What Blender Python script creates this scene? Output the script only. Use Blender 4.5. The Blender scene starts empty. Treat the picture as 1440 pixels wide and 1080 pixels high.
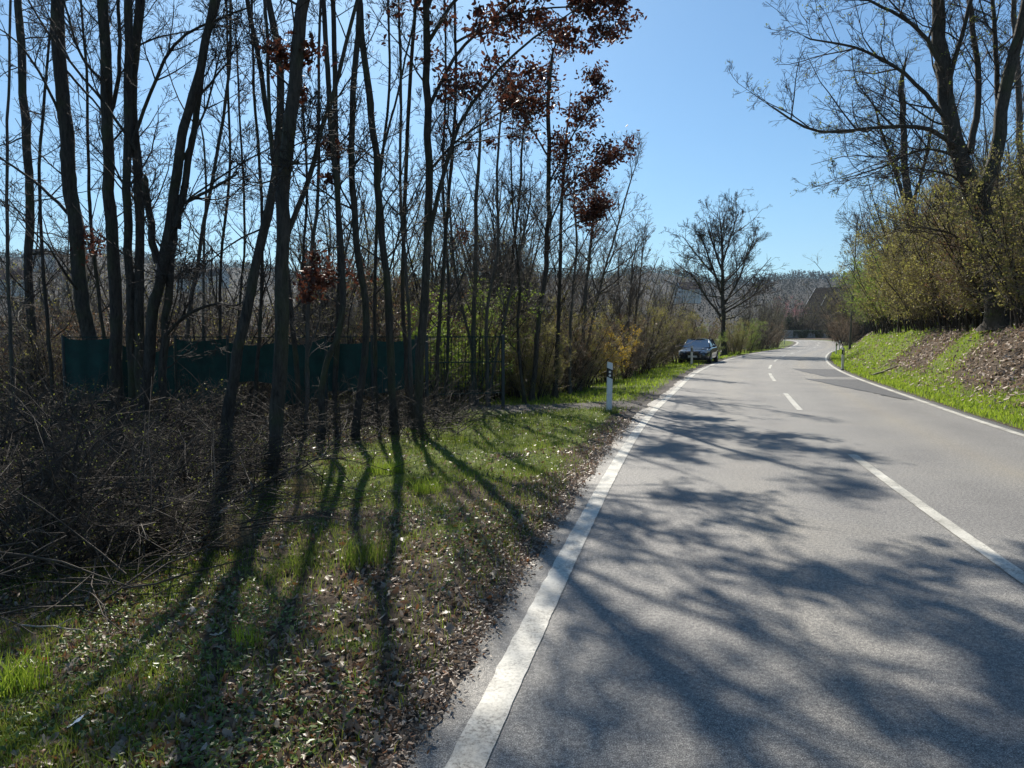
import bpy, math, random
import numpy as np
R = math.radians
rng = np.random.default_rng(7)
random.seed(7)
SC = bpy.context.scene
COL = SC.collection

# ------------------------------------------------------------ camera, sky, sun, exposure
FPX, HOR, CAMZ = 1028.0, 472.0, 1.6            # focal length and horizon in photo pixels (1440 wide)
PITCH = math.atan((540 - HOR) / FPX)
cd = bpy.data.cameras.new('camera'); cam = bpy.data.objects.new('camera', cd); COL.objects.link(cam)
cam.location = (0, 0, CAMZ); cam.rotation_euler = (math.pi / 2 - PITCH, 0, 0)
cd.sensor_width = 36; cd.lens = 36 * FPX / 1440; cd.clip_start = 0.05; cd.clip_end = 6000
SC.camera = cam
SUN_AZ, SUN_EL = -12.0, 38.0                   # azimuth from +Y towards +X
w = bpy.data.worlds.new('World'); SC.world = w; w.use_nodes = True
nt = w.node_tree; bg = nt.nodes['Background']; sky = nt.nodes.new('ShaderNodeTexSky')
sky.sky_type = 'NISHITA'; sky.sun_disc = False; sky.sun_elevation = R(SUN_EL); sky.sun_rotation = R(SUN_AZ)
sky.air_density = 1.0; sky.dust_density = 0.55; sky.ozone_density = 3.0; sky.altitude = 200
tint = nt.nodes.new('ShaderNodeMix'); tint.data_type = 'RGBA'; tint.blend_type = 'MULTIPLY'; tint.inputs[0].default_value = 1
tint.inputs[7].default_value = (.80, 1.12, 1.27, 1)
nt.links.new(sky.outputs[0], tint.inputs[6]); nt.links.new(tint.outputs[2], bg.inputs[0]); bg.inputs[1].default_value = 0.060
sl = bpy.data.lights.new('sun', 'SUN'); sun = bpy.data.objects.new('sun', sl); COL.objects.link(sun)
sl.energy = 5.0; sl.angle = R(0.55); sl.color = (1.0, 0.93, 0.82)
sun.rotation_euler = (R(90 - SUN_EL), 0, R(180 - SUN_AZ))
sun.location = (-20, 60, 60)
SC.view_settings.view_transform = 'Standard'; SC.view_settings.look = 'None'
SC.view_settings.exposure = 0.70; SC.view_settings.gamma = 1; SC.view_settings.use_curve_mapping = False
SC.cycles.max_bounces = 6; SC.cycles.diffuse_bounces = 3; SC.cycles.transmission_bounces = 4
SC.cycles.volume_bounces = 0; SC.cycles.caustics_reflective = False; SC.cycles.caustics_refractive = False

# ------------------------------------------------------------ numeric helpers
def sstep(a, b, x):
    t = np.clip((np.asarray(x, float) - a) / (b - a), 0, 1); return t * t * (3 - 2 * t)
_perm = np.random.default_rng(3).random((256, 256))
def vnoise(x, y):
    xi = np.floor(x).astype(int); yi = np.floor(y).astype(int); fx = x - xi; fy = y - yi
    fx = fx * fx * (3 - 2 * fx); fy = fy * fy * (3 - 2 * fy)
    a = _perm[xi & 255, yi & 255]; b = _perm[(xi + 1) & 255, yi & 255]
    c = _perm[xi & 255, (yi + 1) & 255]; d = _perm[(xi + 1) & 255, (yi + 1) & 255]
    return (a * (1 - fx) + b * fx) * (1 - fy) + (c * (1 - fx) + d * fx) * fy
def fbm(x, y, f, o=4):
    v = 0; a = 0.5; s = 0
    for i in range(o):
        v = v + a * vnoise(x * f + 17.3 * i, y * f + 9.1 * i); s += a; a *= 0.5; f *= 2.03
    return v / s
def pix(px, py, Y):
    """world point on the sight line through a photo pixel at distance Y ahead"""
    u = (px - 720) / FPX; v = (540 - py) / FPX
    d = np.array([u, v * math.sin(PITCH) + math.cos(PITCH), v * math.cos(PITCH) - math.sin(PITCH)])
    return np.array([0, 0, CAMZ]) + d * (Y / d[1])

# ------------------------------------------------------------ road centre line and terrain
CL = np.array([(-8.5, -60), (-2.6, -20), (1.0, -6), (2.35, 0), (3.04, 3.2), (3.8, 6.5), (4.85, 10.8), (6.0, 15), (7.55, 20), (9.2, 25.5), (11.3, 32),
               (14.2, 40), (18.2, 50), (23.0, 61), (29.0, 74), (36.0, 88), (43.5, 104), (49.3, 118), (51.6, 128), (50.5, 138),
               (46.0, 147), (38, 154), (26, 159), (8, 163), (-15, 166)], float)
def catmull(P, n):
    out = []
    for i in range(len(P) - 1):
        p0 = P[max(i - 1, 0)]; p1 = P[i]; p2 = P[i + 1]; p3 = P[min(i + 2, len(P) - 1)]
        m = max(2, int(np.linalg.norm(p2 - p1) / n))
        for t in np.arange(m) / m:
            out.append(0.5 * ((2 * p1) + (-p0 + p2) * t + (2 * p0 - 5 * p1 + 4 * p2 - p3) * t * t + (-p0 + 3 * p1 - 3 * p2 + p3) * t ** 3))
    out.append(P[-1]); return np.array(out)
CLF = catmull(CL, 0.6)
for _ in range(25): CLF[1:-1] = (CLF[:-2] + 2 * CLF[1:-1] + CLF[2:]) / 4
seg = np.linalg.norm(np.diff(CLF, axis=0), axis=1); CLL = np.concatenate([[0], np.cumsum(seg)])
CLL = CLL - CLL[np.argmin(abs(CLF[:, 1]) + (CLF[:, 0] > 20) * 99)]
CLC = CLF[::4]; CLCL = CLL[::4]
def sd(x, y):
    """signed distance to the centre line (positive right) and distance along it"""
    x = np.atleast_1d(np.asarray(x, float)).ravel(); y = np.atleast_1d(np.asarray(y, float)).ravel()
    S = np.empty_like(x); L = np.empty_like(x)
    A = CLC[:-1]; D = CLC[1:] - A; n2 = (D ** 2).sum(1)
    for i in range(0, len(x), 20000):
        px = x[i:i + 20000, None] - A[:, 0]; py = y[i:i + 20000, None] - A[:, 1]
        t = np.clip((px * D[:, 0] + py * D[:, 1]) / n2, 0, 1)
        ex = px - t * D[:, 0]; ey = py - t * D[:, 1]; d2 = ex * ex + ey * ey
        k = d2.argmin(1); r = np.arange(len(k))
        S[i:i + 20000] = np.sqrt(d2[r, k]) * np.sign(ex[r, k] * D[k, 1] - ey[r, k] * D[k, 0] + 1e-12)
        L[i:i + 20000] = CLCL[k] + t[r, k] * np.sqrt(n2[k])
    return S, L
def zroad(L): return 0.85 * sstep(92, 150, L)
HW = 3.05                                       # half width between the edge lines
def terrain(x, y, s=None, L=None, fine=True):
    x = np.asarray(x, float); y = np.asarray(y, float); sh = x.shape; x = x.ravel(); y = y.ravel()
    if s is None: s, L = sd(x, y)
    s = s.ravel(); L = L.ravel()
    z = zroad(L)
    dr = s - HW; dl = -s - HW
    k = 0.75 + 0.25 * sstep(10, 22, L)
    br = (2.1 * k * sstep(0.9, 4.3, dr + 0.5 * (fbm(x, y, .35) - .5)) + 1.2 * sstep(4, 9, dr) + 3.0 * sstep(9, 45, dr)) * (1 - .93 * sstep(112, 132, L))
    bl = -0.22 * sstep(0.5, 3.5, dl) - 0.25 * sstep(4, 9, dl) - 4.5 * sstep(10, 42, dl) - 6 * sstep(40, 160, dl)
    z = z + np.where(s > 0, br, bl)
    if fine:
        m = sstep(0.35, 1.4, np.maximum(dr, dl))
        z = z + m * (0.16 * (fbm(x, y, .8) - .5) + 0.07 * (fbm(x + 50, y, 3.7, 3) - .5))
    r = np.hypot(x, y); az = np.degrees(np.arctan2(x, np.maximum(y, 1)))
    e = 3.85 + 1.2 * sstep(-16, -34, az) + 0.4 * np.sin(az * .21) + 0.25 * np.sin(az * .63 + 1) + 1.5 * sstep(18, 40, az)
    hill = np.tan(np.radians(e)) * 1500 + 4
    z = z + sstep(320, 1500, r) * (hill - z) * (y > 0)
    return z.reshape(sh)
def gz(x, y): return float(terrain(np.array([x]), np.array([y]))[0])
def ghit(px, py):
    """where the sight line through a photo pixel meets the terrain"""
    Y = np.concatenate([np.arange(1.5, 60, .05), np.arange(60, 300, .5)])
    d = pix(px, py, 1.0) - np.array([0, 0, CAMZ])
    X = d[0] * Y; Z = CAMZ + d[2] * Y
    k = np.argmax(Z < terrain(X, Y, fine=False))
    return float(X[k]), float(Y[k])
def cl_at(L, s=0.0):
    L = np.atleast_1d(L).astype(float)
    x = np.interp(L, CLL, CLF[:, 0]); y = np.interp(L, CLL, CLF[:, 1])
    x2 = np.interp(L + .5, CLL, CLF[:, 0]); y2 = np.interp(L + .5, CLL, CLF[:, 1])
    x1 = np.interp(L - .5, CLL, CLF[:, 0]); y1 = np.interp(L - .5, CLL, CLF[:, 1])
    tx, ty = x2 - x1, y2 - y1; n = np.hypot(tx, ty) + 1e-9; tx /= n; ty /= n
    return x + ty * s, y - tx * s, np.arctan2(ty, tx)

# ------------------------------------------------------------ mesh + object helpers
def mesh_np(name, V, F, mats, smooth=True, fmat=None):
    """V (n,3); F list of (m,k) index arrays"""
    V = np.asarray(V, np.float32).reshape(-1, 3)
    F = [np.asarray(f, np.int32) for f in F if len(f)]
    me = bpy.data.meshes.new(name)
    me.vertices.add(len(V)); me.vertices.foreach_set('co', V.ravel())
    idx = np.concatenate([f.ravel() for f in F]); cnt = np.concatenate([np.full(len(f), f.shape[1], np.int32) for f in F])
    me.loops.add(len(idx)); me.loops.foreach_set('vertex_index', idx)
    me.polygons.add(len(cnt)); st = np.concatenate([[0], np.cumsum(cnt)[:-1]]).astype(np.int32)
    me.polygons.foreach_set('loop_start', st)
    if smooth: me.polygons.foreach_set('use_smooth', np.ones(len(cnt), bool))
    if not isinstance(mats, (list, tuple)): mats = [mats]
    for m in mats: me.materials.append(m)
    if fmat is not None: me.polygons.foreach_set('material_index', np.asarray(fmat, np.int32))
    me.update(calc_edges=True)
    return me
def link(name, me, parent=None, kind=None, label=None, cat=None, group=None):
    o = bpy.data.objects.new(name, me); COL.objects.link(o)
    if parent is not None: o.parent = parent
    return tag(o, kind, label, cat, group)
def tag(o, kind=None, label=None, cat=None, group=None):
    if kind: o['kind'] = kind
    if label: o['label'] = label
    if cat: o['category'] = cat
    if group: o['group'] = group
    return o
def thing(name, label, cat, loc=(0, 0, 0), rz=0, group=None):
    o = bpy.data.objects.new(name, None); COL.objects.link(o); o.empty_display_size = .2
    o.location = loc; o.rotation_euler = (0, 0, rz)
    return tag(o, None, label, cat, group)
def dup(root, loc, rz=0, sc=1.0, label=None, group=None):
    r = root.copy(); COL.objects.link(r); r.location = loc; r.rotation_euler = (0, 0, rz)
    r.scale = sc if isinstance(sc, tuple) else (sc, sc, sc)
    if label: r['label'] = label
    if group: r['group'] = group
    for ch in root.children:
        c = ch.copy(); COL.objects.link(c); c.parent = r
        for g in ch.children:
            d = g.copy(); COL.objects.link(d); d.parent = c
    return r
class MB:
    def __init__(s): s.v = []; s.f = []
    def add(s, V, F):
        n = len(s.v); s.v += [tuple(p) for p in V]; s.f += [tuple(i + n for i in f) for f in F]
    def box(s, c, d, rz=0, taper=1.0):
        cx, cy, cz = c; x, y, z = d[0] / 2, d[1] / 2, d[2] / 2; ca, sa = math.cos(rz), math.sin(rz); V = []
        for k in (-1, 1):
            t = taper if k == 1 else 1
            for i, j in ((-1, -1), (1, -1), (1, 1), (-1, 1)):
                a, b = i * x * t, j * y * t; V.append((cx + a * ca - b * sa, cy + a * sa + b * ca, cz + k * z))
        s.add(V, [(3, 2, 1, 0), (4, 5, 6, 7), (0, 1, 5, 4), (1, 2, 6, 5), (2, 3, 7, 6), (3, 0, 4, 7)])
    def tube(s, P, r, n=8):
        P = [np.array(p, float) for p in P]; rr = r if hasattr(r, '__len__') else [r] * len(P); V = []
        for i, p in enumerate(P):
            t = P[min(i + 1, len(P) - 1)] - P[max(i - 1, 0)]; t /= np.linalg.norm(t) + 1e-9
            a = np.cross(t, (0, 0, 1) if abs(t[2]) < .9 else (1, 0, 0)); a /= np.linalg.norm(a); b = np.cross(t, a)
            for k in range(n):
                an = 2 * math.pi * k / n; V.append(p + rr[i] * (a * math.cos(an) + b * math.sin(an)))
        F = [(i * n + k, i * n + (k + 1) % n, (i + 1) * n + (k + 1) % n, (i + 1) * n + k) for i in range(len(P) - 1) for k in range(n)]
        F += [tuple(range(n))[::-1], tuple((len(P) - 1) * n + k for k in range(n))]
        s.add(V, F)
    def mesh(s, name, mat, bevel=0, smooth=False):
        me = bpy.data.meshes.new(name); me.from_pydata([tuple(map(float, p)) for p in s.v], [], s.f)
        for m in (mat if isinstance(mat, (list, tuple)) else [mat]): me.materials.append(m)
        if smooth: me.polygons.foreach_set('use_smooth', [True] * len(me.polygons))
        me.update(); return me
    def build(s, name, mat, parent=None, kind=None, label=None, smooth=False, bevel=0):
        o = link(name, s.mesh(name, mat, smooth=smooth), parent, kind, label)
        if bevel:
            b = o.modifiers.new('bevel', 'BEVEL'); b.width = bevel; b.segments = 2; b.limit_method = 'ANGLE'
        return o

# ------------------------------------------------------------ materials
def newmat(name):
    m = bpy.data.materials.new(name); m.use_nodes = True; n = m.node_tree.nodes; l = m.node_tree.links
    return m, n, l, n['Principled BSDF']
def ramp(n, l, src, stops, interp='LINEAR'):
    r = n.new('ShaderNodeValToRGB'); r.color_ramp.interpolation = interp
    e = r.color_ramp.elements
    while len(e) < len(stops): e.new(0.5)
    for q, (p, c) in zip(e, stops): q.position = p; q.color = (*c, 1) if len(c) == 3 else c
    l.new(src, r.inputs[0]); return r.outputs[0]
def noise(n, l, scale, detail=4, rough=.6, vec=None, dist=0.0, out=0):
    t = n.new('ShaderNodeTexNoise'); t.inputs['Scale'].default_value = scale; t.inputs['Detail'].default_value = detail
    t.inputs['Roughness'].default_value = rough; t.inputs['Distortion'].default_value = dist
    if vec is not None: l.new(vec, t.inputs['Vector'])
    return t.outputs[out]
def objvec(n, l, scale=(1, 1, 1)):
    g = n.new('ShaderNodeNewGeometry'); m = n.new('ShaderNodeMapping'); m.inputs['Scale'].default_value = scale
    l.new(g.outputs['Position'], m.inputs[0]); return m.outputs[0]
def mixc(n, l, fac, a, b, mode='MIX'):
    m = n.new('ShaderNodeMix'); m.data_type = 'RGBA'; m.blend_type = mode
    for sock, v in ((m.inputs[0], fac), (m.inputs[6], a), (m.inputs[7], b)):
        if isinstance(v, (int, float)): sock.default_value = v
        elif isinstance(v, tuple): sock.default_value = (*v, 1) if len(v) == 3 else v
        else: l.new(v, sock)
    return m.outputs[2]
def bump(n, l, h, strength, dist, bs):
    b = n.new('ShaderNodeBump'); b.inputs['Strength'].default_value = strength; b.inputs['Distance'].default_value = dist
    l.new(h, b.inputs['Height']); l.new(b.outputs[0], bs.inputs['Normal'])
def mathn(n, l, op, a, b):
    m = n.new('ShaderNodeMath'); m.operation = op; m.use_clamp = False
    for i, v in enumerate((a, b)):
        if isinstance(v, (int, float)): m.inputs[i].default_value = v
        else: l.new(v, m.inputs[i])
    return m.outputs[0]
def plain(name, col, rough=.6, metal=0.0, coat=0.0, var=.12, scale=8.0, spec=.5):
    m, n, l, b = newmat(name)
    f = noise(n, l, scale, 5, .65, objvec(n, l))
    lo = tuple(c * (1 - var) for c in col); hi = tuple(min(1, c * (1 + var)) for c in col)
    l.new(ramp(n, l, f, [(.3, lo), (.7, hi)]), b.inputs['Base Color'])
    b.inputs['Roughness'].default_value = rough; b.inputs['Metallic'].default_value = metal
    b.inputs['Coat Weight'].default_value = coat; b.inputs['Coat Roughness'].default_value = .05
    b.inputs['Specular IOR Level'].default_value = spec
    return m
def bark(name, a, b2, moss=0.0, scale=1.0):
    m, n, l, b = newmat(name)
    v = objvec(n, l, (22 * scale, 22 * scale, 4.5 * scale)); f = noise(n, l, 1.0, 6, .7, v, .6)
    c = ramp(n, l, f, [(.3, a), (.72, b2)])
    g = noise(n, l, 1.3, 3, .6, objvec(n, l)); 
    c = mixc(n, l, mathn(n, l, 'MULTIPLY', ramp(n, l, g, [(.5, (0, 0, 0)), (.68, (1, 1, 1))]), moss), c, (.075, .085, .03))
    l.new(c, b.inputs['Base Color']); b.inputs['Roughness'].default_value = .85; b.inputs['Specular IOR Level'].default_value = .3
    bump(n, l, f, 1.0, .05, b); return m
def leafmat(name, cols, trans=.45, rough=.55, spec=.35):
    m, n, l, b = newmat(name)
    g = n.new('ShaderNodeNewGeometry')
    stops = [(i / max(1, len(cols) - 1), c) for i, c in enumerate(cols)]
    c = ramp(n, l, g.outputs['Random Per Island'], stops)
    l.new(c, b.inputs['Base Color']); b.inputs['Roughness'].default_value = rough; b.inputs['Specular IOR Level'].default_value = spec
    t = n.new('ShaderNodeBsdfTranslucent'); l.new(c, t.inputs[0])
    mx = n.new('ShaderNodeMixShader'); mx.inputs[0].default_value = trans
    l.new(b.outputs[0], mx.inputs[1]); l.new(t.outputs[0], mx.inputs[2]); l.new(mx.outputs[0], n['Material Output'].inputs[0])
    return m
M = {}
M['bark'] = bark('bark_dark', (.018, .015, .012), (.10, .083, .065), .6)
M['bark_oak'] = bark('bark_oak', (.02, .017, .014), (.12, .098, .075), .5)
M['bark_grey'] = bark('bark_grey', (.05, .045, .038), (.16, .14, .115), .5)
M['twig'] = plain('twig_brown', (.042, .032, .025), .8, var=.35, scale=3, spec=.3)
M['twig_grey'] = plain('twig_grey', (.13, .11, .09), .8, var=.3, scale=2, spec=.3)
M['twig_tan'] = plain('twig_tan', (.27, .21, .135), .75, var=.4, scale=2.5, spec=.3)
M['twig_dark'] = plain('twig_dark', (.07, .054, .038), .75, var=.6, scale=2.2, spec=.3)
M['oakleaf'] = leafmat('dead_oak_leaf', [(.045, .016, .010), (.090, .030, .018), (.14, .052, .028), (.065, .024, .015)], .35)
M['deadleaf'] = leafmat('dead_brown_leaf', [(.10, .05, .025), (.20, .11, .055), (.14, .07, .035), (.26, .17, .10)], .35)
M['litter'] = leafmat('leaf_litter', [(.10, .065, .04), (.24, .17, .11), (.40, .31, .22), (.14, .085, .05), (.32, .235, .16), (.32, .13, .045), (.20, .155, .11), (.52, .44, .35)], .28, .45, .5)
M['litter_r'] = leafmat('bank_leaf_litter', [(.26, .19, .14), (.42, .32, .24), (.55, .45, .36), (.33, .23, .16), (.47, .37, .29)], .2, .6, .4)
M['grass'] = leafmat('grass_blade', [(.07, .12, .014), (.13, .20, .022), (.20, .26, .035), (.27, .29, .07), (.11, .16, .02)], .55, .5, .35)
M['grass_b'] = leafmat('fresh_grass_blade', [(.17, .27, .02), (.26, .37, .03), (.34, .42, .055), (.21, .31, .03)], .55, .5, .35)
M['weed'] = leafmat('weed_leaf', [(.06, .11, .02), (.12, .19, .04), (.20, .27, .07), (.10, .15, .03)], .4, .4, .5)
M['drygrass'] = leafmat('dry_grass', [(.28, .21, .12), (.38, .30, .18), (.22, .16, .09)], .3)
M['bud'] = leafmat('spring_bud', [(.22, .25, .04), (.30, .32, .06), (.16, .20, .03)], .5)
M['olive'] = leafmat('olive_bud_leaf', [(.22, .22, .055), (.33, .32, .08), (.17, .14, .05), (.29, .27, .09)], .55)
M['green'] = leafmat('fresh_green_leaf', [(.15, .24, .03), (.22, .32, .045), (.28, .36, .06)], .55)
M['yellow'] = leafmat('yellow_blossom', [(.50, .33, .03), (.62, .42, .04), (.30, .25, .04)], .5)
M['pink'] = leafmat('pink_blossom', [(.50, .22, .24), (.62, .34, .34), (.42, .12, .15)], .4)
M['ever'] = leafmat('evergreen_leaf', [(.012, .028, .012), (.022, .045, .018), (.035, .06, .02)], .25)
M['ivy'] = leafmat('ivy_leaf', [(.03, .06, .015), (.07, .11, .025), (.11, .14, .04)], .3, .35)
M['forest'] = leafmat('far_forest', [(.014, .018, .013), (.022, .024, .018), (.030, .027, .022), (.017, .022, .014)], .1, 1.0, .0)

def m_asphalt(name, base, tint, patchy=True):
    m, n, l, b = newmat(name); v = objvec(n, l)
    sp = noise(n, l, 170, 3, .9, v); sp2 = noise(n, l, 38, 4, .9, v)
    c = ramp(n, l, sp, [(.36, tuple(x * .25 for x in base)), (.5, base), (.62, tuple(min(1, x * 2.3) for x in tint))])
    c2 = ramp(n, l, sp2, [(.40, (.50, .50, .51)), (.60, (1.38, 1.36, 1.30))])
    c = mixc(n, l, 1.0, c, c2, 'MULTIPLY')
    if patchy:
        big = noise(n, l, .55, 5, .6, v, .5)
        c = mixc(n, l, 1.0, c, ramp(n, l, big, [(.3, (.84, .84, .86)), (.55, (1, 1, 1)), (.75, (1.12, 1.09, 1.03))]), 'MULTIPLY')
        a = n.new('ShaderNodeAttribute'); a.attribute_name = 'dirt'
        c = mixc(n, l, a.outputs['Fac'], c, mixc(n, l, 1.0, c, (1.10, 1.05, .96), 'MULTIPLY'))
        a3 = n.new('ShaderNodeAttribute'); a3.attribute_name = 'track'
        c = mixc(n, l, mathn(n, l, 'MULTIPLY', a3.outputs['Fac'], ramp(n, l, noise(n, l, .8, 3, .6, v), [(.35, (.2, .2, .2)), (.65, (1, 1, 1))])), c, mixc(n, l, 1.0, c, (.80, .80, .81), 'MULTIPLY'))
        '''
        vo = n.new('ShaderNodeTexVoronoi'); vo.feature = 'DISTANCE_TO_EDGE'; vo.inputs['Scale'].default_value = .22
        wv = noise(n, l, 1.7, 5, .7, v, out=1); l.new(mixc(n, l, .10, v, wv, 'ADD'), vo.inputs['Vector'])
        l.new(mixc(n, l, ramp(n, l, vo.outputs['Distance'], [(.0, (.5, .5, .5)), (.0022, (0, 0, 0))]), c, (.05, .048, .045)), b.inputs['Base Color'])
        '''
        l.new(c, b.inputs['Base Color'])
    else: l.new(c, b.inputs['Base Color'])
    b.inputs['Roughness'].default_value = .72; b.inputs['Specular IOR Level'].default_value = .45
    bump(n, l, mixc(n, l, .5, sp, sp2), .55, .006, b); return m
M['asphalt'] = m_asphalt('asphalt_worn', (.172, .167, .157), (.235, .229, .215))
M['asphalt_new'] = m_asphalt('asphalt_repair', (.050, .051, .054), (.085, .086, .09), False)
def m_paint():
    # worn, dirty thermoplastic: big scuffs, tyre dirt and chips
    m, n, l, b = newmat('road_paint'); v = objvec(n, l)
    f = noise(n, l, 60, 5, .8, v); g = noise(n, l, 3.0, 4, .7, v)
    k = mathn(n, l, 'ADD', mathn(n, l, 'MULTIPLY', f, .7), mathn(n, l, 'MULTIPLY', g, .42))
    c = ramp(n, l, k, [(.42, (.12, .115, .105)), (.50, (.38, .37, .33)), (.61, (.60, .585, .53))])
    c = mixc(n, l, 1.0, c, ramp(n, l, noise(n, l, .9, 4, .6, v, .8), [(.3, (.62, .61, .58)), (.6, (1.08, 1.07, 1.03))]), 'MULTIPLY')
    l.new(c, b.inputs['Base Color']); b.inputs['Roughness'].default_value = .6; bump(n, l, f, .4, .004, b); return m
M['paint'] = m_paint(); M['tar'] = plain('tar_seam', (.022, .022, .023), .5, var=.3, scale=20)
def m_ground():
    m, n, l, b = newmat('ground_soil'); v = objvec(n, l)
    f = noise(n, l, 14, 6, .75, v, .4); h = noise(n, l, 60, 4, .8, v); q = noise(n, l, 2.2, 5, .7, v, .6)
    shade_attr = n.new('ShaderNodeAttribute'); shade_attr.attribute_name = 'shade_dark_soil'  # soil painted darker for shade under the left trees; distant ground darkened too
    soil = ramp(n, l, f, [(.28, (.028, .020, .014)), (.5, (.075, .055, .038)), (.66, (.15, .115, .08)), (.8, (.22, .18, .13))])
    soil = mixc(n, l, shade_attr.outputs['Fac'], soil, ramp(n, l, f, [(.3, (.010, .008, .006)), (.6, (.028, .021, .015)), (.8, (.07, .052, .036))]))
    grn = ramp(n, l, h, [(.3, (.05, .065, .015)), (.55, (.12, .155, .03)), (.75, (.20, .22, .06))])
    a = n.new('ShaderNodeAttribute'); a.attribute_name = 'cover'
    k = mathn(n, l, 'ADD', a.outputs['Fac'], mathn(n, l, 'MULTIPLY', mathn(n, l, 'SUBTRACT', q, .5), 1.1))
    c = mixc(n, l, ramp(n, l, k, [(.42, (0, 0, 0)), (.62, (1, 1, 1))]), soil, grn)
    a2 = n.new('ShaderNodeAttribute'); a2.attribute_name = 'gravel'
    gr = ramp(n, l, noise(n, l, 45, 4, .85, v), [(.32, (.045, .042, .038)), (.5, (.13, .12, .11)), (.7, (.30, .28, .25))])
    c = mixc(n, l, a2.outputs['Fac'], c, gr)
    l.new(c, b.inputs['Base Color']); b.inputs['Roughness'].default_value = .95; b.inputs['Specular IOR Level'].default_value = .15
    bump(n, l, mixc(n, l, .5, f, h), .8, .04, b); return m
M['ground'] = m_ground()
M['white_pl'] = plain('post_white_plastic', (.72, .71, .68), .45, var=.1, scale=12)
M['grey_pl'] = plain('post_grey_plastic', (.20, .20, .19), .6, var=.15)
M['black_pl'] = plain('post_black_band', (.012, .012, .013), .4, var=.1)
M['reflector'] = plain('reflector_glass', (.75, .75, .72), .15, metal=.4, var=.05)
M['screen'] = plain('green_screen_fabric', (.003, .040, .030), .75, var=.35, scale=5)
M['fence_metal'] = plain('green_coated_wire', (.008, .03, .024), .9, var=.2)
M['fence_post'] = plain('dark_fence_post', (.02, .03, .03), .5, var=.2)
M['carpaint'] = plain('car_paint_dark_blue', (.018, .026, .045), .25, metal=.6, coat=1.0, var=.03)
M['carglass'] = plain('car_glass', (.02, .03, .045), .04, var=.02, spec=1.0); M['carglass'].node_tree.nodes['Principled BSDF'].inputs['IOR'].default_value = 2.4
M['chrome'] = plain('chrome', (.6, .6, .6), .18, metal=1.0, var=.03)
M['lamp'] = plain('headlight_lens', (.55, .58, .6), .08, metal=.3, var=.05)
M['rubber'] = plain('tyre_rubber', (.012, .012, .012), .75)
M['blackgrille'] = plain('grille_black', (.006, .006, .007), .35)
M['plate'] = plain('number_plate', (.62, .58, .58), .4, var=.06)
M['wall'] = plain('house_render', (.62, .58, .52), .85, var=.08, scale=1.5)
M['wall2'] = plain('house_render_ochre', (.50, .36, .22), .85, var=.08, scale=1.5)
M['roof'] = plain('roof_tiles_dark', (.024, .020, .019), .95, var=.3, scale=3, spec=.1)
M['roofred'] = plain('roof_tiles_red', (.20, .075, .05), .7, var=.3, scale=3)
M['trimw'] = plain('white_verge_board', (.75, .75, .73), .5, var=.04)
M['pane'] = plain('window_pane', (.03, .04, .05), .05, spec=.9)
M['stone'] = plain('wall_stone', (.38, .36, .32), .9, var=.35, scale=6)
M['mortar'] = plain('wall_mortar', (.17, .15, .13), .95, var=.2, scale=10)
M['wood'] = plain('cut_wood', (.30, .22, .14), .8, var=.3, scale=14)
M['deadwood'] = plain('bleached_branch', (.36, .31, .25), .8, var=.25, scale=12)
M['paper'] = plain('white_paper', (.75, .77, .78), .6, var=.05)

# ------------------------------------------------------------ ground cover fields
def cover_field(x, y, s, L):
    """1 = grass, 0 = litter / soil"""
    n1 = fbm(x, y, .9, 4); n2 = fbm(x + 31, y + 7, .25, 3)
    dl = -s - HW; dr = s - HW
    left = (sstep(.5, .95, dl + .5 * (n1 - .5)) * (1 - sstep(3.0, 6.5, dl + 2 * (n2 - .5)))) * sstep(.36, .62, n1 * .75 + n2 * .2 + .17 * sstep(4.5, 8, L) + .18 * sstep(17, 22, L))
    left = left * (.48 + .52 * sstep(4, 7, L))
    left = np.maximum(left, sstep(18, 22, L) * sstep(.25, .7, dl) * (1 - sstep(4, 6, dl)) * (.55 + .6 * n1))
    green_tongue = sstep(32, 38, L) * (1 - sstep(70, 100, L))
    rb = sstep(.15, .5, dr) * np.maximum(1 - sstep(1.3, 2.2, dr + 1.2 * (n1 - .5)), green_tongue * (1 - sstep(3.8, 5.2, dr)))
    rb = np.maximum(rb, .95 * np.exp(-((L - 26.5 - (dr - 2) * 1.0) / 1.9) ** 2) * sstep(.9, 1.3, dr) * (1 - sstep(4.0, 4.8, dr)))
    return np.clip(np.where(s > 0, rb * (.7 + .5 * n1), left), 0, 1)
def gravel_field(x, y, s, L):
    dl = -s - HW; dr = s - HW; n1 = fbm(x, y, 1.4, 4)
    tr = np.exp(-((L - 16.6 - .10 * dl + 1.0 * (n1 - .5)) / .95) ** 4) * (dl > 0) * (1 - sstep(4.5, 6.5, dl))
    tr = np.maximum(tr, (dl > 0) * (1 - sstep(.15, .9 * sstep(12, 16, L) + .35, dl)) * .9)
    tr = np.maximum(tr, .8 * (dr > 0) * (1 - sstep(.05, .35, dr)))
    return np.clip(tr, 0, 1)

# ------------------------------------------------------------ ground meshes
def add_attr(me, name, arr):
    a = me.attributes.new(name, 'FLOAT', 'POINT'); a.data.foreach_set('value', np.asarray(arr, np.float32).ravel())
def grid_faces(nu, nv):
    i = np.arange(nu - 1)[:, None] * nv + np.arange(nv - 1)[None]; i = i.ravel()
    return np.stack([i, i + nv, i + nv + 1, i + 1], 1)
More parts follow.
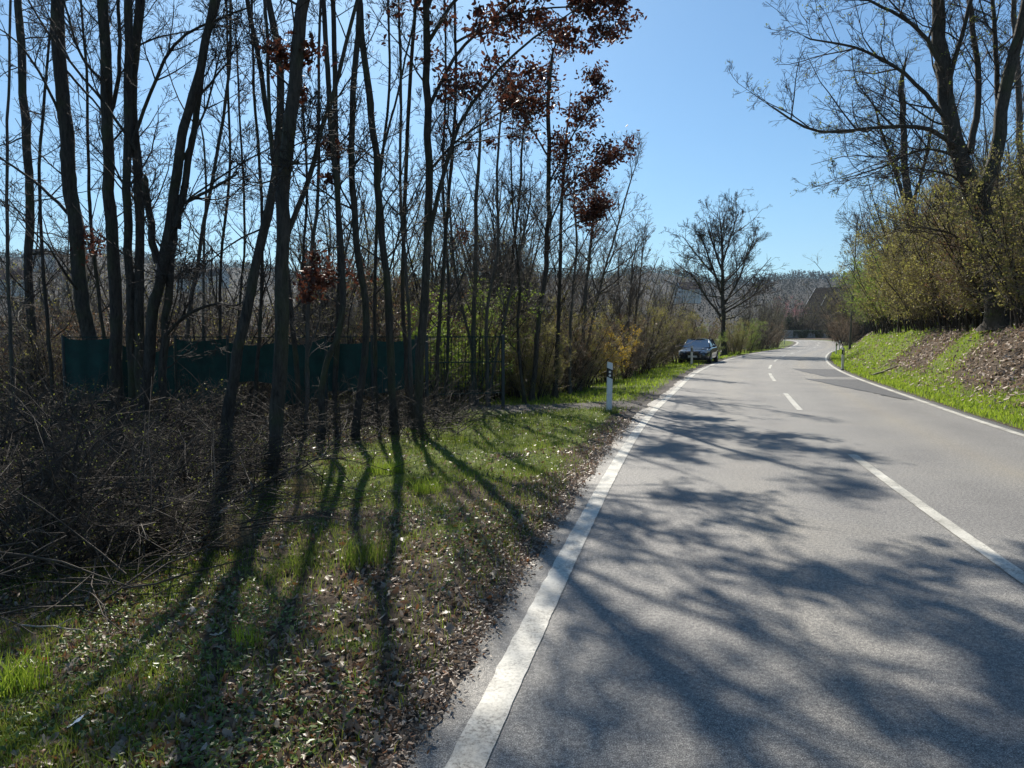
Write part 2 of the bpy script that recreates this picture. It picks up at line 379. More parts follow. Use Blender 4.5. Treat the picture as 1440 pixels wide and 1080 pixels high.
# fine corridor along the road, in road coordinates
Ls = [-14.0]
while Ls[-1] < CLL[-1] - 1: Ls.append(Ls[-1] + np.clip(.022 * abs(Ls[-1] - 3), .10, 1.4))
Ls = np.array(Ls)
side = [0.0]
while side[-1] < 12.5: side.append(side[-1] + .055 + .03 * side[-1])
side = np.array(side)
for nm, sg in (('verge', -1), ('bank', 1)):
    ss = sg * (HW + .02 + side); LL, SS = np.meshgrid(Ls, ss, indexing='ij')
    x = np.empty_like(LL); y = np.empty_like(LL)
    for j in range(len(ss)): x[:, j], y[:, j], _ = cl_at(Ls, ss[j])
    z = terrain(x, y, SS, LL)
    z[:, 0] = zroad(Ls) - .12
    z[:, 1:8] -= .02
    F = grid_faces(*LL.shape)
    if sg < 0: F = F[:, ::-1]
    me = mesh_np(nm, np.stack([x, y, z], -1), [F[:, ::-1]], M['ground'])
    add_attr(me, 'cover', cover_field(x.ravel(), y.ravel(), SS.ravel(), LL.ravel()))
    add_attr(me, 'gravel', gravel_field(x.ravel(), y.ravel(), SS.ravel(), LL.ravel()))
    add_attr(me, 'shade_dark_soil', sstep(3.4, 5.5, -SS - HW))  # shade in front of the fence put into the soil colour
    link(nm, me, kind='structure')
# the wide ground sheet out to the hills
u = np.linspace(-1, 1, 210); gx = np.sinh(u * 7.2) / np.sinh(7.2) * 2400
v = np.linspace(-.52, 1, 280); gy = np.sinh(v * 7.0) / np.sinh(7.0) * 2600
X, Y = np.meshgrid(gx, gy, indexing='ij'); S_, L_ = sd(X, Y); S_ = S_.reshape(X.shape); L_ = L_.reshape(X.shape)
Z = terrain(X, Y, S_, L_)
Z = Z - (1 - sstep(11.5, 15, abs(S_))) * (.9 + .9 * (S_ > 0)) * ((L_ > -15) & (L_ < CLL[-1] - 2))
Z = Z - .15 * (abs(S_) < 6) - .02
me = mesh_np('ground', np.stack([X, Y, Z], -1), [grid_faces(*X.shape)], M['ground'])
add_attr(me, 'shade_dark_soil', np.maximum((S_ < 0) * 1.0, sstep(90, 160, np.hypot(X, Y)))); add_attr(me, 'cover', np.full(X.size, .12)); add_attr(me, 'gravel', np.zeros(X.size))  # same darkened soil left of the road and out to the hills
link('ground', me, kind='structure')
# road sheet, with a ragged left edge strip of old asphalt beyond the line
Lr = np.concatenate([np.arange(-14, 30, .09), np.arange(30, CLL[-1], 1.0)])
def ribbon(name, Lr, s0, s1, dz, mat, ns=2, jit0=0.0, jit1=0.0, jf=1.6, skirt=False, kind='structure', parent=None):
    sv = np.linspace(0, 1, ns); V = []
    a = s0 + jit0 * (fbm(Lr, Lr * 0 + s0, jf, 6) - .5) * 2; b = s1 + jit1 * (fbm(Lr, Lr * 0 + s1 + 5, jf * 1.2, 6) - .5) * 2
    x0, y0, th = cl_at(Lr)
    nx, ny = np.sin(th), -np.cos(th)
    S = a[:, None] * (1 - sv) + b[:, None] * sv
    x = x0[:, None] + nx[:, None] * S; y = y0[:, None] + ny[:, None] * S
    z = np.repeat(zroad(Lr)[:, None], ns, 1) + dz
    if skirt:
        x = np.concatenate([x[:, :1], x, x[:, -1:]], 1); y = np.concatenate([y[:, :1], y, y[:, -1:]], 1)
        z = np.concatenate([z[:, :1] - .4, z, z[:, -1:] - .4], 1); S = np.concatenate([S[:, :1], S, S[:, -1:]], 1)
    me = mesh_np(name, np.stack([x, y, z], -1), [grid_faces(*x.shape)[:, ::-1]], mat, smooth=False)
    tr_ = sum(np.exp(-((S - q) / .26) ** 2) for q in (-2.25, -.75, .8, 2.3)); add_attr(me, 'track', np.clip(tr_, 0, 1))
    add_attr(me, 'dirt', np.clip(np.exp(-((S - 1.55) / .28) ** 2) + np.exp(-((S + 1.5) / .3) ** 2) * .5, 0, 1) * .9)
    return link(name, me, parent, kind=kind), S
ribbon('road', Lr, -HW - .20, HW + .20, .0, M['asphalt'], 24, .13, .05, skirt=True)
ribbon('left_edge_line', np.concatenate([np.arange(-14, 25, .045), np.arange(25, CLL[-1], 1.0)]), -HW - .045, -HW + .10, .006, M['paint'], 2, .010, .007, jf=9)
Lr2 = np.concatenate([np.arange(-14, 30, .25), np.arange(30, CLL[-1], 1.0)])
ribbon('right_edge_line', Lr2, HW - .11, HW + .02, .006, M['paint'], 2, .006, .006)
def findL(px, py):
    x, y = ghit(px, py); s, L = sd([x], [y]); return float(L[0]), float(s[0])
dashes = [(findL(1560, 900)[0], findL(1205, 640)[0]), (findL(1119, 577)[0], findL(1085, 553)[0]), (findL(1076, 536)[0], findL(1068, 525)[0])]
per = 10.4
k = dashes[-1][0]
while k < 130:
    k += per; dashes.append((k, k + 4.6))
for i, (a, b) in enumerate(dashes):
    ribbon('centre_line_dash', np.linspace(a, b, 90 if i == 0 else 24), -.02 - .06, -.02 + .06, .006, M['paint'], 2, .008, .008, jf=9)
a = findL(1292, 563)[0]; b = findL(1150, 533)[0]
for (p, q, n0, n1) in ((a, b, 2.72, 1.15), (findL(1185, 530)[0], findL(1152, 519)[0], 2.0, 1.0)):
    Lp = np.linspace(p, q, 60); s0 = np.linspace(n0, n1, 60); ribbon('asphalt_patch', Lp, s0, HW - .14, .004, M['asphalt_new'], 6, .10, .0)
    ribbon('tar_seam', Lp, s0 - .03, s0 + .02, .008, M['tar'], 2, .10, .10)

# ------------------------------------------------------------ scattered ground cover (leaves, grass)
def frames(N, tilt):
    th = rng.uniform(0, 2 * np.pi, N); a = rng.normal(0, tilt, N); b = rng.normal(0, tilt, N)
    U = np.stack([np.cos(th), np.sin(th), np.tan(np.clip(a, -1.2, 1.2))], 1); U /= np.linalg.norm(U, axis=1)[:, None]
    W = np.stack([-np.sin(th), np.cos(th), np.tan(np.clip(b, -1.2, 1.2))], 1); W -= (W * U).sum(1)[:, None] * U; W /= np.linalg.norm(W, axis=1)[:, None]
    return U, W, np.cross(U, W)
def leaf_mesh(name, P, size, tilt, mat, lobed=False, fold=.35, iso=False):
    N = len(P); size = np.asarray(size) * np.ones(N)
    if iso:
        U = rng.normal(size=(N, 3)); U /= np.linalg.norm(U, axis=1)[:, None]
        W = np.cross(U, rng.normal(size=(N, 3))); W /= np.linalg.norm(W, axis=1)[:, None]; Nn = np.cross(U, W)
    else: U, W, Nn = frames(N, tilt)
    if lobed:
        tmpl = np.array([(-.5, 0), (-.34, .10), (-.2, .07), (-.12, .24), (.02, .12), (.14, .30), (.26, .14), (.40, .15), (.5, 0)])
        rib = np.array([(-.5, 0), (-.2, 0), (0, 0), (.2, 0), (.5, 0)])
        pts = [(x, y) for x, y in tmpl] + [(x, -y) for x, y in tmpl[1:-1]] + [(x, 0) for x in (-.25, .0, .25)]
        T = np.array(pts)
        up = list(range(9)); lo = [0] + list(range(9, 16)) + [8]; r1, r2, r3 = 16, 17, 18
        F = []
        for q, fl in ((up, False), (lo, True)):
            tri = [(q[0], r1, q[1]), (q[1], r1, q[2]), (q[2], r1, r2), (q[2], r2, q[3]), (q[3], r2, q[4]), (q[4], r2, r3), (q[4], r3, q[5]), (q[5], r3, q[6]), (q[6], r3, q[7]), (q[7], r3, q[8])]
            F += [t[::-1] if fl else t for t in tri]
        F = np.array(F)
    else:
        T = np.array([(-.5, 0), (-.18, .21), (.22, .20), (.5, 0), (.22, -.20), (-.18, -.21)]); F = np.array([(0, 2, 1), (0, 3, 2), (0, 4, 3), (0, 5, 4)])
    cur = rng.uniform(-1.0, 1.4, N) ; fo = rng.uniform(.2, 1.0, N) * fold
    h = fo[:, None] * np.abs(T[:, 1])[None] * 1.6 + cur[:, None] * (T[:, 0] ** 2)[None] * .9
    V = P[:, None] + size[:, None, None] * (T[None, :, :1] * U[:, None] + T[None, :, 1:] * W[:, None] + h[:, :, None] * Nn[:, None])
    Fi = (F[None] + (np.arange(N) * len(T))[:, None, None]).reshape(-1, 3)
    return mesh_np(name, V, [Fi], mat, smooth=False)
def blades(name, P, hgt, wid, mat, lean=.5):
    N = len(P); th = rng.uniform(0, 2 * np.pi, N); ph = rng.uniform(0, 2 * np.pi, N)
    h = hgt * rng.uniform(.45, 1.25, N); w_ = wid * rng.uniform(.7, 1.3, N); ln = lean * rng.uniform(.1, 1.3, N) * h
    sx, sy = np.cos(th) * w_ / 2, np.sin(th) * w_ / 2; dx, dy = np.cos(ph) * ln, np.sin(ph) * ln
    def pt(ox, oy, f, k):
        return np.stack([P[:, 0] + ox * f + dx * k * k, P[:, 1] + oy * f + dy * k * k, P[:, 2] - .01 + h * (k - .22 * k * k * lean)], 1)
    V = np.stack([pt(-sx, -sy, 1, 0), pt(sx, sy, 1, 0), pt(sx, sy, .8, .5), pt(-sx, -sy, .8, .5), pt(sx * 0, sy * 0, 0, 1.0)], 1)
    b0 = np.arange(N)[:, None] * 5
    return mesh_np(name, V, [b0 + np.array([[0, 1, 2, 3]]), b0 + np.array([[3, 2, 4]])], mat, smooth=False)
def in_view(x, y, m=1.12): return (y > 1.2) & (abs(x) < y * .70 * m + .8)
def scatter(N, x0, x1, y0, y1, power=1.0):
    """points denser towards the camera"""
    yy = y0 * (y1 / y0) ** (rng.random(N) ** power); xx = rng.uniform(-.80, .80, N) * yy
    k = (xx > x0) & (xx < x1); return xx[k], yy[k]
def on_ground(x, y):
    s, L = sd(x, y); return terrain(x, y, s, L), s, L
# left litter
x, y = scatter(125000, -14, 3, 2.1, 26, .9); z, s, L = on_ground(x, y); dl = -s - HW
cv = cover_field(x, y, s, L); gvf = gravel_field(x, y, s, L)
dens = sstep(.08, .7, dl) * (1 - .62 * cv) * (.30 + .95 * sstep(.38, .62, fbm(x + 9, y, 1.6, 4))) * (1 - .85 * gvf * (L > 13)) + .02
k = (rng.random(len(x)) < dens) & (dl > .12); x, y, z, dl = x[k], y[k], z[k], dl[k]
dist = np.hypot(x, y); near = dist < 6.5
P = np.stack([x, y, z + rng.uniform(-.008, .026, len(x))], 1)
szl = rng.uniform(.02, .062, len(x)) * np.where(dist > 8, 1.25, 1)
nn = near & (rng.random(len(x)) < .55)
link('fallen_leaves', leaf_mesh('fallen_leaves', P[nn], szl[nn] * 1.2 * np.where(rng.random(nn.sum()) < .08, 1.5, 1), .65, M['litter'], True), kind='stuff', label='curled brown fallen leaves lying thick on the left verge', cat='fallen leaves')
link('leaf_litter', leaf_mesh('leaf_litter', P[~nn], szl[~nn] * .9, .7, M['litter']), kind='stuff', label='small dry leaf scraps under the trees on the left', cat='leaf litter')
# grit and scraps along the asphalt edge
n = 7500; Le = 2.0 * 7 ** rng.random(n); se = -HW - .20 - np.abs(rng.normal(0, .22, n)) + .10 * rng.random(n) ** 3; x, y, _ = cl_at(Le, 0); th = cl_at(Le, 0)[2]; x = x + np.sin(th) * se; y = y - np.cos(th) * se
z = np.maximum(terrain(x, y, se, Le), np.where(-se - HW < .22, .004, -9)); P = np.stack([x, y, z + .006], 1)
link('edge_scraps', leaf_mesh('edge_scraps', P, rng.uniform(.008, .03, n) * (1 + Le / 20), .4, M['litter']), kind='stuff', label='bits of leaf and bark strewn along the left asphalt edge', cat='debris')
# round leaved weeds
x, y = scatter(60000, -12, 3, 2.1, 18, .9); z, s, L = on_ground(x, y); dl = -s - HW
k = (s < 0) & (dl > .5) & (dl < 9) & (rng.random(len(x)) < sstep(.46, .6, fbm(x + 70, y + 5, 1.3, 4)) * .9); P = np.stack([x, y, z + rng.uniform(.015, .06, len(x))], 1)[k]
link('low_weeds', leaf_mesh('low_weeds', P, rng.uniform(.014, .034, len(P)) * (1 + P[:, 1] / 25), .5, M['weed']), kind='stuff', label='low round leaved weeds between the fallen leaves', cat='weeds')
# bank litter on the right
x, y = scatter(190000, 3, 40, 9, 90, .8); z, s, L = on_ground(x, y); dr = s - HW
cv = cover_field(x, y, s, L)
k = (dr > .5) & (dr < 9) & (rng.random(len(x)) < (1 - .8 * cv) * sstep(.5, 1.8, dr)); P = np.stack([x, y, z + .02 + rng.uniform(0, .03, len(x))], 1)[k]
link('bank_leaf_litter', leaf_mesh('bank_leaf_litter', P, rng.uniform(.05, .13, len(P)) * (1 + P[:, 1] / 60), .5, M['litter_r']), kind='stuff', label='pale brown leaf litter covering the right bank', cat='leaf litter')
# grass
def grass(name, x, y, dens_fn, hgt, wid, mat, label, clump=0.0, lean=.5):
    z, s, L = on_ground(x, y); k = rng.random(len(x)) < dens_fn(x, y, s, L)
    P = np.stack([x, y, z], 1)[k]
    dd = np.hypot(P[:, 0], P[:, 1])
    hh = hgt * (.6 + .9 * fbm(P[:, 0], P[:, 1], 2.1, 3)) * (1 + .0 * dd); ww = wid * np.maximum(1, dd / 7)
    return link(name, blades(name, P, hh, ww, mat, lean), kind='stuff', label=label, cat='grass')
def dleft(x, y, s, L):
    dl = -s - HW; n1 = fbm(x + 3, y + 3, 3.5, 3)
    return (s < 0) * sstep(.2, .5, dl) * np.clip(.24 * sstep(.4, .62, fbm(x + 12, y + 40, .8, 3)) + .10 + cover_field(x, y, s, L) * (.25 + 1.3 * sstep(.42, .68, n1)), 0, 1) * (1 - .97 * gravel_field(x, y, s, L)) * (1 - sstep(7, 10, dl))
x, y = scatter(340000, -12, 8, 2.0, 22, .9)
grass('verge_grass', x, y, dleft, .085, .0045, M['grass'], 'short green grass growing through the leaves on the left verge')
x, y = scatter(150000, -2, 40, 17, 95, .7)
def dleft2(x, y, s, L):
    dl = -s - HW; return (s < 0) * (dl > .45) * (dl < 6.5) * np.clip(cover_field(x, y, s, L) * 1.1, 0, 1) * (L > 17.5)
grass('roadside_grass', x, y, dleft2, .12, .007, M['grass_b'], 'bright green grass strip between road and hedge on the left')
x, y = scatter(420000, 5, 50, 9.5, 100, .75)
def dright(x, y, s, L):
    dr = s - HW; return (s > 0) * (dr > .22) * (dr < 6) * np.clip(cover_field(x, y, s, L) * 1.05 + .04, 0, 1)
grass('bank_grass', x, y, dright, .11, .007, M['grass_b'], 'bright green grass along the foot of the right bank')
# ------------------------------------------------------------ trees: vectorised branching
def unit(a): return a / (np.linalg.norm(a, axis=-1, keepdims=True) + 1e-12)
def grow(P0, R0, n, t0, t1, length, ang, up, wob, npts, rr, g, taper=.35, minr=.002, lenpow=.5, flat=0.0):
    B, K, _ = P0.shape
    idx = np.repeat(np.arange(B), n); N = len(idx)
    t = g.uniform(t0, t1, N) * (K - 1); i = np.minimum(t.astype(int), K - 2); f = (t - i)[:, None]
    a = P0[idx, i]; b = P0[idx, i + 1]; pos = a * (1 - f) + b * f; tan = unit(b - a)
    rp = R0[idx, i] * (1 - f[:, 0]) + R0[idx, i + 1] * f[:, 0]
    q = unit(np.cross(tan, g.normal(size=(N, 3))) * np.array([1, 1, 1 - flat]))
    an = np.radians(ang) * g.uniform(.65, 1.3, N)[:, None]
    d = unit(np.cos(an) * tan + np.sin(an) * q)
    plen = np.linalg.norm(P0[:, 1:] - P0[:, :-1], axis=2).sum(1)[idx]
    L = (length if length > 0 else -length * plen) * g.uniform(.55, 1.25, N) * (1 - .55 * (t / (K - 1)) ** 1.3)
    st = (L / (npts - 1))[:, None]; pts = [pos]
    for k in range(1, npts):
        d = unit(d + wob * g.normal(size=(N, 3)) + np.array([0, 0, up]))
        pos = pos + d * st; pts.append(pos)
    P = np.stack(pts, 1)
    r0 = np.maximum(np.minimum(rp * .72, rr * L), minr)
    Rr = r0[:, None] * np.linspace(1, taper, npts)[None]
    return P, np.maximum(Rr, minr * .8)
def tubes(sets):
    """sets: list of (P, R, sides) -> V, F"""
    Vs, Fs, off = [], [], 0
    for P, Rr, sd_ in sets:
        B, K, _ = P.shape
        if B == 0: continue
        T = np.empty_like(P); T[:, 1:-1] = P[:, 2:] - P[:, :-2]; T[:, 0] = P[:, 1] - P[:, 0]; T[:, -1] = P[:, -1] - P[:, -2]; T = unit(T)
        ref = np.where(np.abs(T[:, :1, 2:]) < .8, np.array([0, 0, 1.0]), np.array([1.0, 0, 0]))
        A = unit(np.cross(T, ref)); Bn = np.cross(T, A)
        an = np.arange(sd_) * 2 * np.pi / sd_
        V = P[:, :, None] + Rr[:, :, None, None] * (A[:, :, None] * np.cos(an)[:, None] + Bn[:, :, None] * np.sin(an)[:, None])
        b = (np.arange(B) * K * sd_)[:, None, None]; k = (np.arange(K - 1) * sd_)[None, :, None]; c = np.arange(sd_)[None, None]; c2 = (c + 1) % sd_
        F = np.stack([b + k + c, b + k + c2, b + k + sd_ + c2, b + k + sd_ + c], -1).reshape(-1, 4) + off
        Vs.append(V.reshape(-1, 3)); Fs.append(F); off += B * K * sd_
    return np.concatenate(Vs), [np.concatenate(Fs)]
def resample(pts, rad, n):
    pts = np.asarray(pts, float); rad = np.asarray(rad, float)
    d = np.concatenate([[0], np.cumsum(np.linalg.norm(np.diff(pts, axis=0), axis=1))]); t = np.linspace(0, d[-1], n)
    # smooth interpolation through the given points
    P = catmull(pts, max(.05, d[-1] / 60)); dd = np.concatenate([[0], np.cumsum(np.linalg.norm(np.diff(P, axis=0), axis=1))])
    tt = np.linspace(0, dd[-1], n)
    return np.stack([np.interp(tt, dd, P[:, j]) for j in range(3)], 1), np.interp(t, d, rad)
def stem_from_pixels(px, w0, w1, Y, ext, g, drift=0.0, ground=True, knots=22):
    """px: photo pixels from the base up; widths in photo px at Y; ext: metres to carry on above the last point"""
    n = len(px); pts = [pix(a, b, Y + drift * i / max(1, n - 1)) for i, (a, b) in enumerate(px)]
    if ground:
        zb = gz(pts[0][0], pts[0][1]); h = pts[0][2] - zb
        if h > .05:
            d = (pts[0] - pts[1]); d = d / max(1e-3, -d[2]); d[:2] *= .5
            pts.insert(0, pts[0] + d * (h + .12) / -d[2] * 1.0 if d[2] < 0 else pts[0] - np.array([0, 0, h + .1]))
    sc_ = .80 if ground else .72; r0, r1 = sc_ * w0 * Y / FPX / 2, sc_ * w1 * Y / FPX / 2
    m = len(pts); rad = list(np.linspace(r0, r1, m))
    if ext > 0:
        d = unit(pts[-1] - pts[-2]); d = unit(d + np.array([0, 0, .25])); q = pts[-1]
        for k in range(3):
            d = unit(d + .10 * g.normal(size=3)); q = q + d * ext / 3; pts.append(q); rad.append(max(.006, r1 * (1 - (k + 1) / 3.3)))
    P, Rr = resample(pts, rad, knots)
    if ground: Rr[0] *= 1.1
    P[1:-1] += g.normal(size=(knots - 2, 3)) * (Rr[1:-1, None] * .22)
    return P, Rr
def trunk_mesh(P, Rr, bx, mat, sides=18, flare=True):
    n = int(np.clip(np.linalg.norm(np.diff(P, axis=0), axis=1).sum() / .14, 20, 80)); t = np.linspace(0, len(P) - 1, n); k = np.arange(len(P))
    Q = np.stack([np.interp(t, k, P[:, j]) for j in range(3)], 1); q = np.interp(t, k, Rr)
    T = unit(np.gradient(Q, axis=0)); ref = np.array([1.0, 0, 0]); A = unit(ref - T * (T @ ref)[:, None]); B = np.cross(T, A)
    an = np.arange(sides) * 2 * np.pi / sides; ph = rng.uniform(0, 50); h = np.linspace(0, 1, n)[:, None] * np.linalg.norm(np.diff(Q, axis=0), axis=1).sum()
    ca, sa = np.cos(an)[None], np.sin(an)[None]
    rel = .30 * (fbm(ca * 2.2 + ph + h * 0, sa * 2.2 + h * 1.3, 1.6, 3) - .5) + .16 * (fbm(np.repeat(an[None], n, 0) * 3 + ph, h * 5 + ph, 1.0, 2) - .5)
    knot = np.zeros_like(rel)
    for _ in range(int(n / 9)):
        hh, aa = rng.uniform(0, h[-1, 0]), rng.uniform(0, 6.28); knot += .28 * np.exp(-((h - hh) / .07) ** 2) * np.exp(-((np.angle(np.exp(1j * (an[None] - aa)))) / .5) ** 2)
    fl = (.75 * np.exp(-h / .16) * (.45 + .55 * np.cos(an[None] * 4 + ph)) + .35 * np.exp(-h / .3)) if flare else 0
    rad = q[:, None] * (1 + rel + knot + fl)
    V = Q[:, None] + rad[..., None] * (A[:, None] * np.cos(an)[None, :, None] + B[:, None] * np.sin(an)[None, :, None]) - bx
    i = np.arange(n - 1)[:, None] * sides; c = np.arange(sides)[None]; c2 = (c + 1) % sides
    return mesh_np('trunk', V, [np.stack([i + c, i + c2, i + sides + c2, i + sides + c], -1).reshape(-1, 4)], mat)
def make_tree(name, label, stems, base, mats, lv, leaves=None, g=None, group=None, cat='tree', limbs=(), minr=.0042, extra_leaf=None, ivy=None):
    """stems/limbs: list of (P,R) world space. lv: dict of branching numbers. Parts: trunk, limb(s), twigs, leaves."""
    bx = np.array(base, float); root = thing(name, label, cat, tuple(bx), group=group)
    bk, tw = mats; g = g or rng
    for i, (P, Rr) in enumerate(stems):
        link('trunk', trunk_mesh(P, Rr, bx, bk), root)
    for (P, Rr) in limbs:
        V, F = tubes([((P - bx)[None], Rr[None], 7)]); link('limb', mesh_np('limb', V, F, bk), root)
    SP = np.stack([p for p, _ in stems]); SR = np.stack([r for _, r in stems])
    A, AR = grow(SP, SR, lv['n1'], lv.get('t0', .3), .98, lv['l1'], lv.get('a1', 50), lv.get('up', .06), .13, 7, .011, g, .3, minr * 1.6, flat=lv.get('flat', 0))
    if len(limbs):
        LP = np.stack([p for p, _ in limbs]); LR = np.stack([r for _, r in limbs])
        A2, AR2 = grow(LP, LR, lv.get('nl', 9), .2, 1.0, lv.get('ll', lv['l1'] * .7), 42, lv.get('up', .06), .14, 7, .011, g, .3, minr * 1.6)
        A = np.concatenate([A, A2]); AR = np.concatenate([AR, AR2])
    nb = lv.get('parts', 6)
    o_ = np.argsort(-AR[:, 0])
    for i in o_[:nb]:
        V, F = tubes([((A[i] - bx)[None], AR[i][None], 6)]); link('branch', mesh_np('branch', V, F, bk), root)
    B_, BR = grow(A, AR, lv['n2'], .15, 1.0, lv.get('l2', -.5), 45, lv.get('up2', .05), .18, 5, .010, g, .35, minr * 1.1)
    C_, CR = grow(B_, BR, lv['n3'], .1, 1.0, lv.get('l3', -.55), 42, lv.get('up2', .05), .2, 4 if lv.get('n4', 0) == 0 else 2, .009, g, .5, minr)
    rest = o_[nb:]; sets = [(A[rest], AR[rest], 4), (B_, BR, 3), (C_, CR, 3)]
    tips = C_
    if lv.get('n4', 0):
        D_, DR = grow(C_, CR, lv['n4'], .1, 1.0, lv.get('l4', -.65), 40, .05, .2, 2, .008, g, .6, minr * .85)
        sets.append((D_, DR, 3)); tips = D_
    V, F = tubes(sets); link('twigs', mesh_np('twigs', V - bx, F, tw), root, kind='stuff')
    if leaves:
        mat, cnt, size, sel = leaves['mat'], leaves['n'], leaves['size'], leaves.get('sel')
        T = tips[:, -1]
        if sel is not None: T = T[sel(T)]
        if len(T):
            T = T[g.integers(0, len(T), cnt)] if leaves.get('clump', 0) == 0 else np.repeat(T[g.integers(0, len(T), max(1, cnt // leaves['clump']))], leaves['clump'], 0)
            T = T + g.normal(size=T.shape) * leaves.get('spread', .03)
            link('leaves', leaf_mesh('leaves', T - bx, size * g.uniform(.6, 1.2, len(T)), .9, mat, leaves.get('lobed', False), iso=True), root, kind='stuff')
    if extra_leaf:
        T = []
        for (p, r, n) in extra_leaf: T.append(p + g.normal(size=(n * 2, 3)) * r * np.array([1, .8, .9]) * .55)
        T = np.concatenate(T)
        # short twigs that carry the hanging sprigs
        link('withered_leaves', leaf_mesh('withered_leaves', T - bx, .12 * g.uniform(.6, 1.2, len(T)), .9, M['oakleaf'], True, iso=True), root, kind='stuff')
        sp = []
        for (p, r, n) in extra_leaf:
            K = SP.reshape(-1, 3); k = K[np.argmin(np.linalg.norm(K - p, axis=1))]; m = (k + p) / 2 + g.normal(size=3) * .08; sp.append(np.stack([k, m, p, p + (p - m) * .4]))
        for q in sp:
            V, F = tubes([(q[None], np.array([[.011, .008, .006, .003]]), 5)]); link('sprig', mesh_np('sprig', V - bx, F, tw), root)
    if ivy is not None:
        P, Rr = stems[0]; n = ivy; t = g.random(n) ** 1.3 * (len(P) - 1) * .5; i = t.astype(int); f = (t - i)[:, None]
        c = P[i] * (1 - f) + P[i + 1] * f; an = g.uniform(0, 2 * np.pi, n); rr = Rr[i] * 1.05 + g.uniform(0, .07, n)
        c = c + np.stack([np.cos(an) * rr, np.sin(an) * rr, g.normal(0, .03, n)], 1)
        link('ivy', leaf_mesh('ivy', c - bx, .07 * g.uniform(.6, 1.3, n), .9, M['ivy'], iso=True), root, kind='stuff')
    return root

OM = (M['bark'], M['twig']); OO = (M['bark_oak'], M['twig']); OG = (M['bark_grey'], M['twig_grey'])
LVT = dict(n1=16, l1=2.0, n2=7, n3=5, n4=2, t0=.24, a1=54, up=.07)
def lt(name, label, stems, Y, lv=None, mats=OM, limbs=(), seed=1, ext=3.0, **kw):
    """a traced left-hand tree; stems: (pixels, w0, w1, drift)"""
    g = np.random.default_rng(seed); ST = []
    for i, st in enumerate(stems):
        px, w0, w1 = st[:3]; dr = st[3] if len(st) > 3 else 0; gr = st[4] if len(st) > 4 else True; ex = st[5] if len(st) > 5 else ext
        ST.append(stem_from_pixels(px, w0, w1, Y, ex, g, dr, gr))
    LB = []
    for st in limbs:
        px, w0, w1 = st[:3]; dr = st[3] if len(st) > 3 else 0; ex = st[4] if len(st) > 4 else .6
        LB.append(stem_from_pixels(px, w0, w1, Y, ex, g, dr, False, 14))
    if 'sprigs' in kw:
        kw['extra_leaf'] = [(pix(a, b, Y + .1), r, n) for (a, b, r, n) in kw.pop('sprigs')]
    b = ST[0][0][0]
    L = dict(LVT); L.update(lv or {})
    return make_tree(name, label, ST, (b[0], b[1], gz(b[0], b[1])), mats, L, g=g, limbs=LB, **kw)

# --- the left wood, traced stem by stem
lt('larch_tree', 'leftmost thin larch with level drooping side branches', [([(47, 500), (43, 400), (40, 250), (33, 120), (25, 0)], 15, 12)], 19,
   dict(n1=48, l1=2.3, a1=82, up=-.015, n2=10, n3=5, n4=0, t0=.12, l2=-.28, up2=0, parts=10), seed=11, ext=3)
lt('alder_tree', 'dark slightly leaning trunk second from the left edge', [([(128, 500), (117, 425), (105, 300), (92, 200), (84, 90), (77, 0)], 25, 21)], 15.5,
   dict(n1=16, l1=2.4, parts=8), seed=12, sprigs=[(130, 345, .3, 60), (118, 330, .2, 26)],
   limbs=[([(90, 175), (60, 110), (25, 60), (-10, 35)], 6, 2, -1), ([(106, 310), (60, 265), (20, 235), (-30, 200)], 7, 3, .5), ([(84, 90), (130, 140), (150, 165)], 5, 3, .3)])
lt('ash_tree', 'straight dark trunk third from left rising out of frame', [([(162, 500), (160, 400), (154, 280), (150, 140), (143, 0)], 21, 17)], 14.6,
   dict(n1=13, l1=2.2, parts=7), seed=13, limbs=[([(150, 170), (165, 130), (168, 60), (165, -20)], 9, 6, .2, 1.5), ([(150, 120), (115, 80), (95, 20), (85, -20)], 6, 3, -.4)])
lt('twin_ash_tree', 'pair of fused upright trunks in the middle of the left clump', [([(184, 600), (186, 500), (183, 400), (178, 260), (180, 120), (180, 0)], 15, 13, 0), ([(196, 500), (197, 380), (193, 240), (188, 130), (196, 0)], 17, 14, .3)], 14.0,
   dict(n1=12, l1=2.3, parts=8), seed=14, limbs=[([(186, 200), (240, 70), (300, 30), (350, 10)], 7, 3, -.5), ([(190, 210), (150, 150), (70, 50), (30, -20)], 6, 3, -.8)])
lt('forked_maple_tree', 'many stemmed tree fanning upward beside broken off stub', [([(208, 500), (218, 430), (238, 320), (250, 220), (275, 120), (290, 50), (301, 0)], 19, 13), ([(229, 500), (236, 420), (245, 330), (248, 285)], 14, 11, .2, True, .2),
   ([(245, 320), (262, 250), (272, 190), (284, 110), (290, 60)], 13, 10, .4, False)], 13.2,
   dict(n1=9, l1=2.0, parts=7), seed=15, limbs=[([(222, 370), (214, 330), (207, 285), (204, 248)], 15, 11, -.1, .05), ([(248, 290), (280, 275), (310, 258), (330, 247)], 7, 5, .2, .1),
   ([(250, 240), (290, 150), (308, 80)], 5, 3, .3), ([(265, 280), (330, 235), (385, 205)], 4, 2, .3), ([(225, 480), (260, 445), (300, 428), (330, 430)], 8, 4, -.5)])
lt('leaning_ash_tree', 'rough barked trunk leaning right, its foot beside a dark fence gap', [([(320, 585), (332, 510), (350, 425), (370, 325), (386, 250), (394, 150), (392, 80), (378, 0)], 21, 10)], 12.0,
   dict(n1=9, l1=1.6, t0=.45, parts=6), seed=16, ext=2.5, limbs=[([(372, 320), (330, 340), (290, 370), (250, 385)], 4, 1.5, .4)])
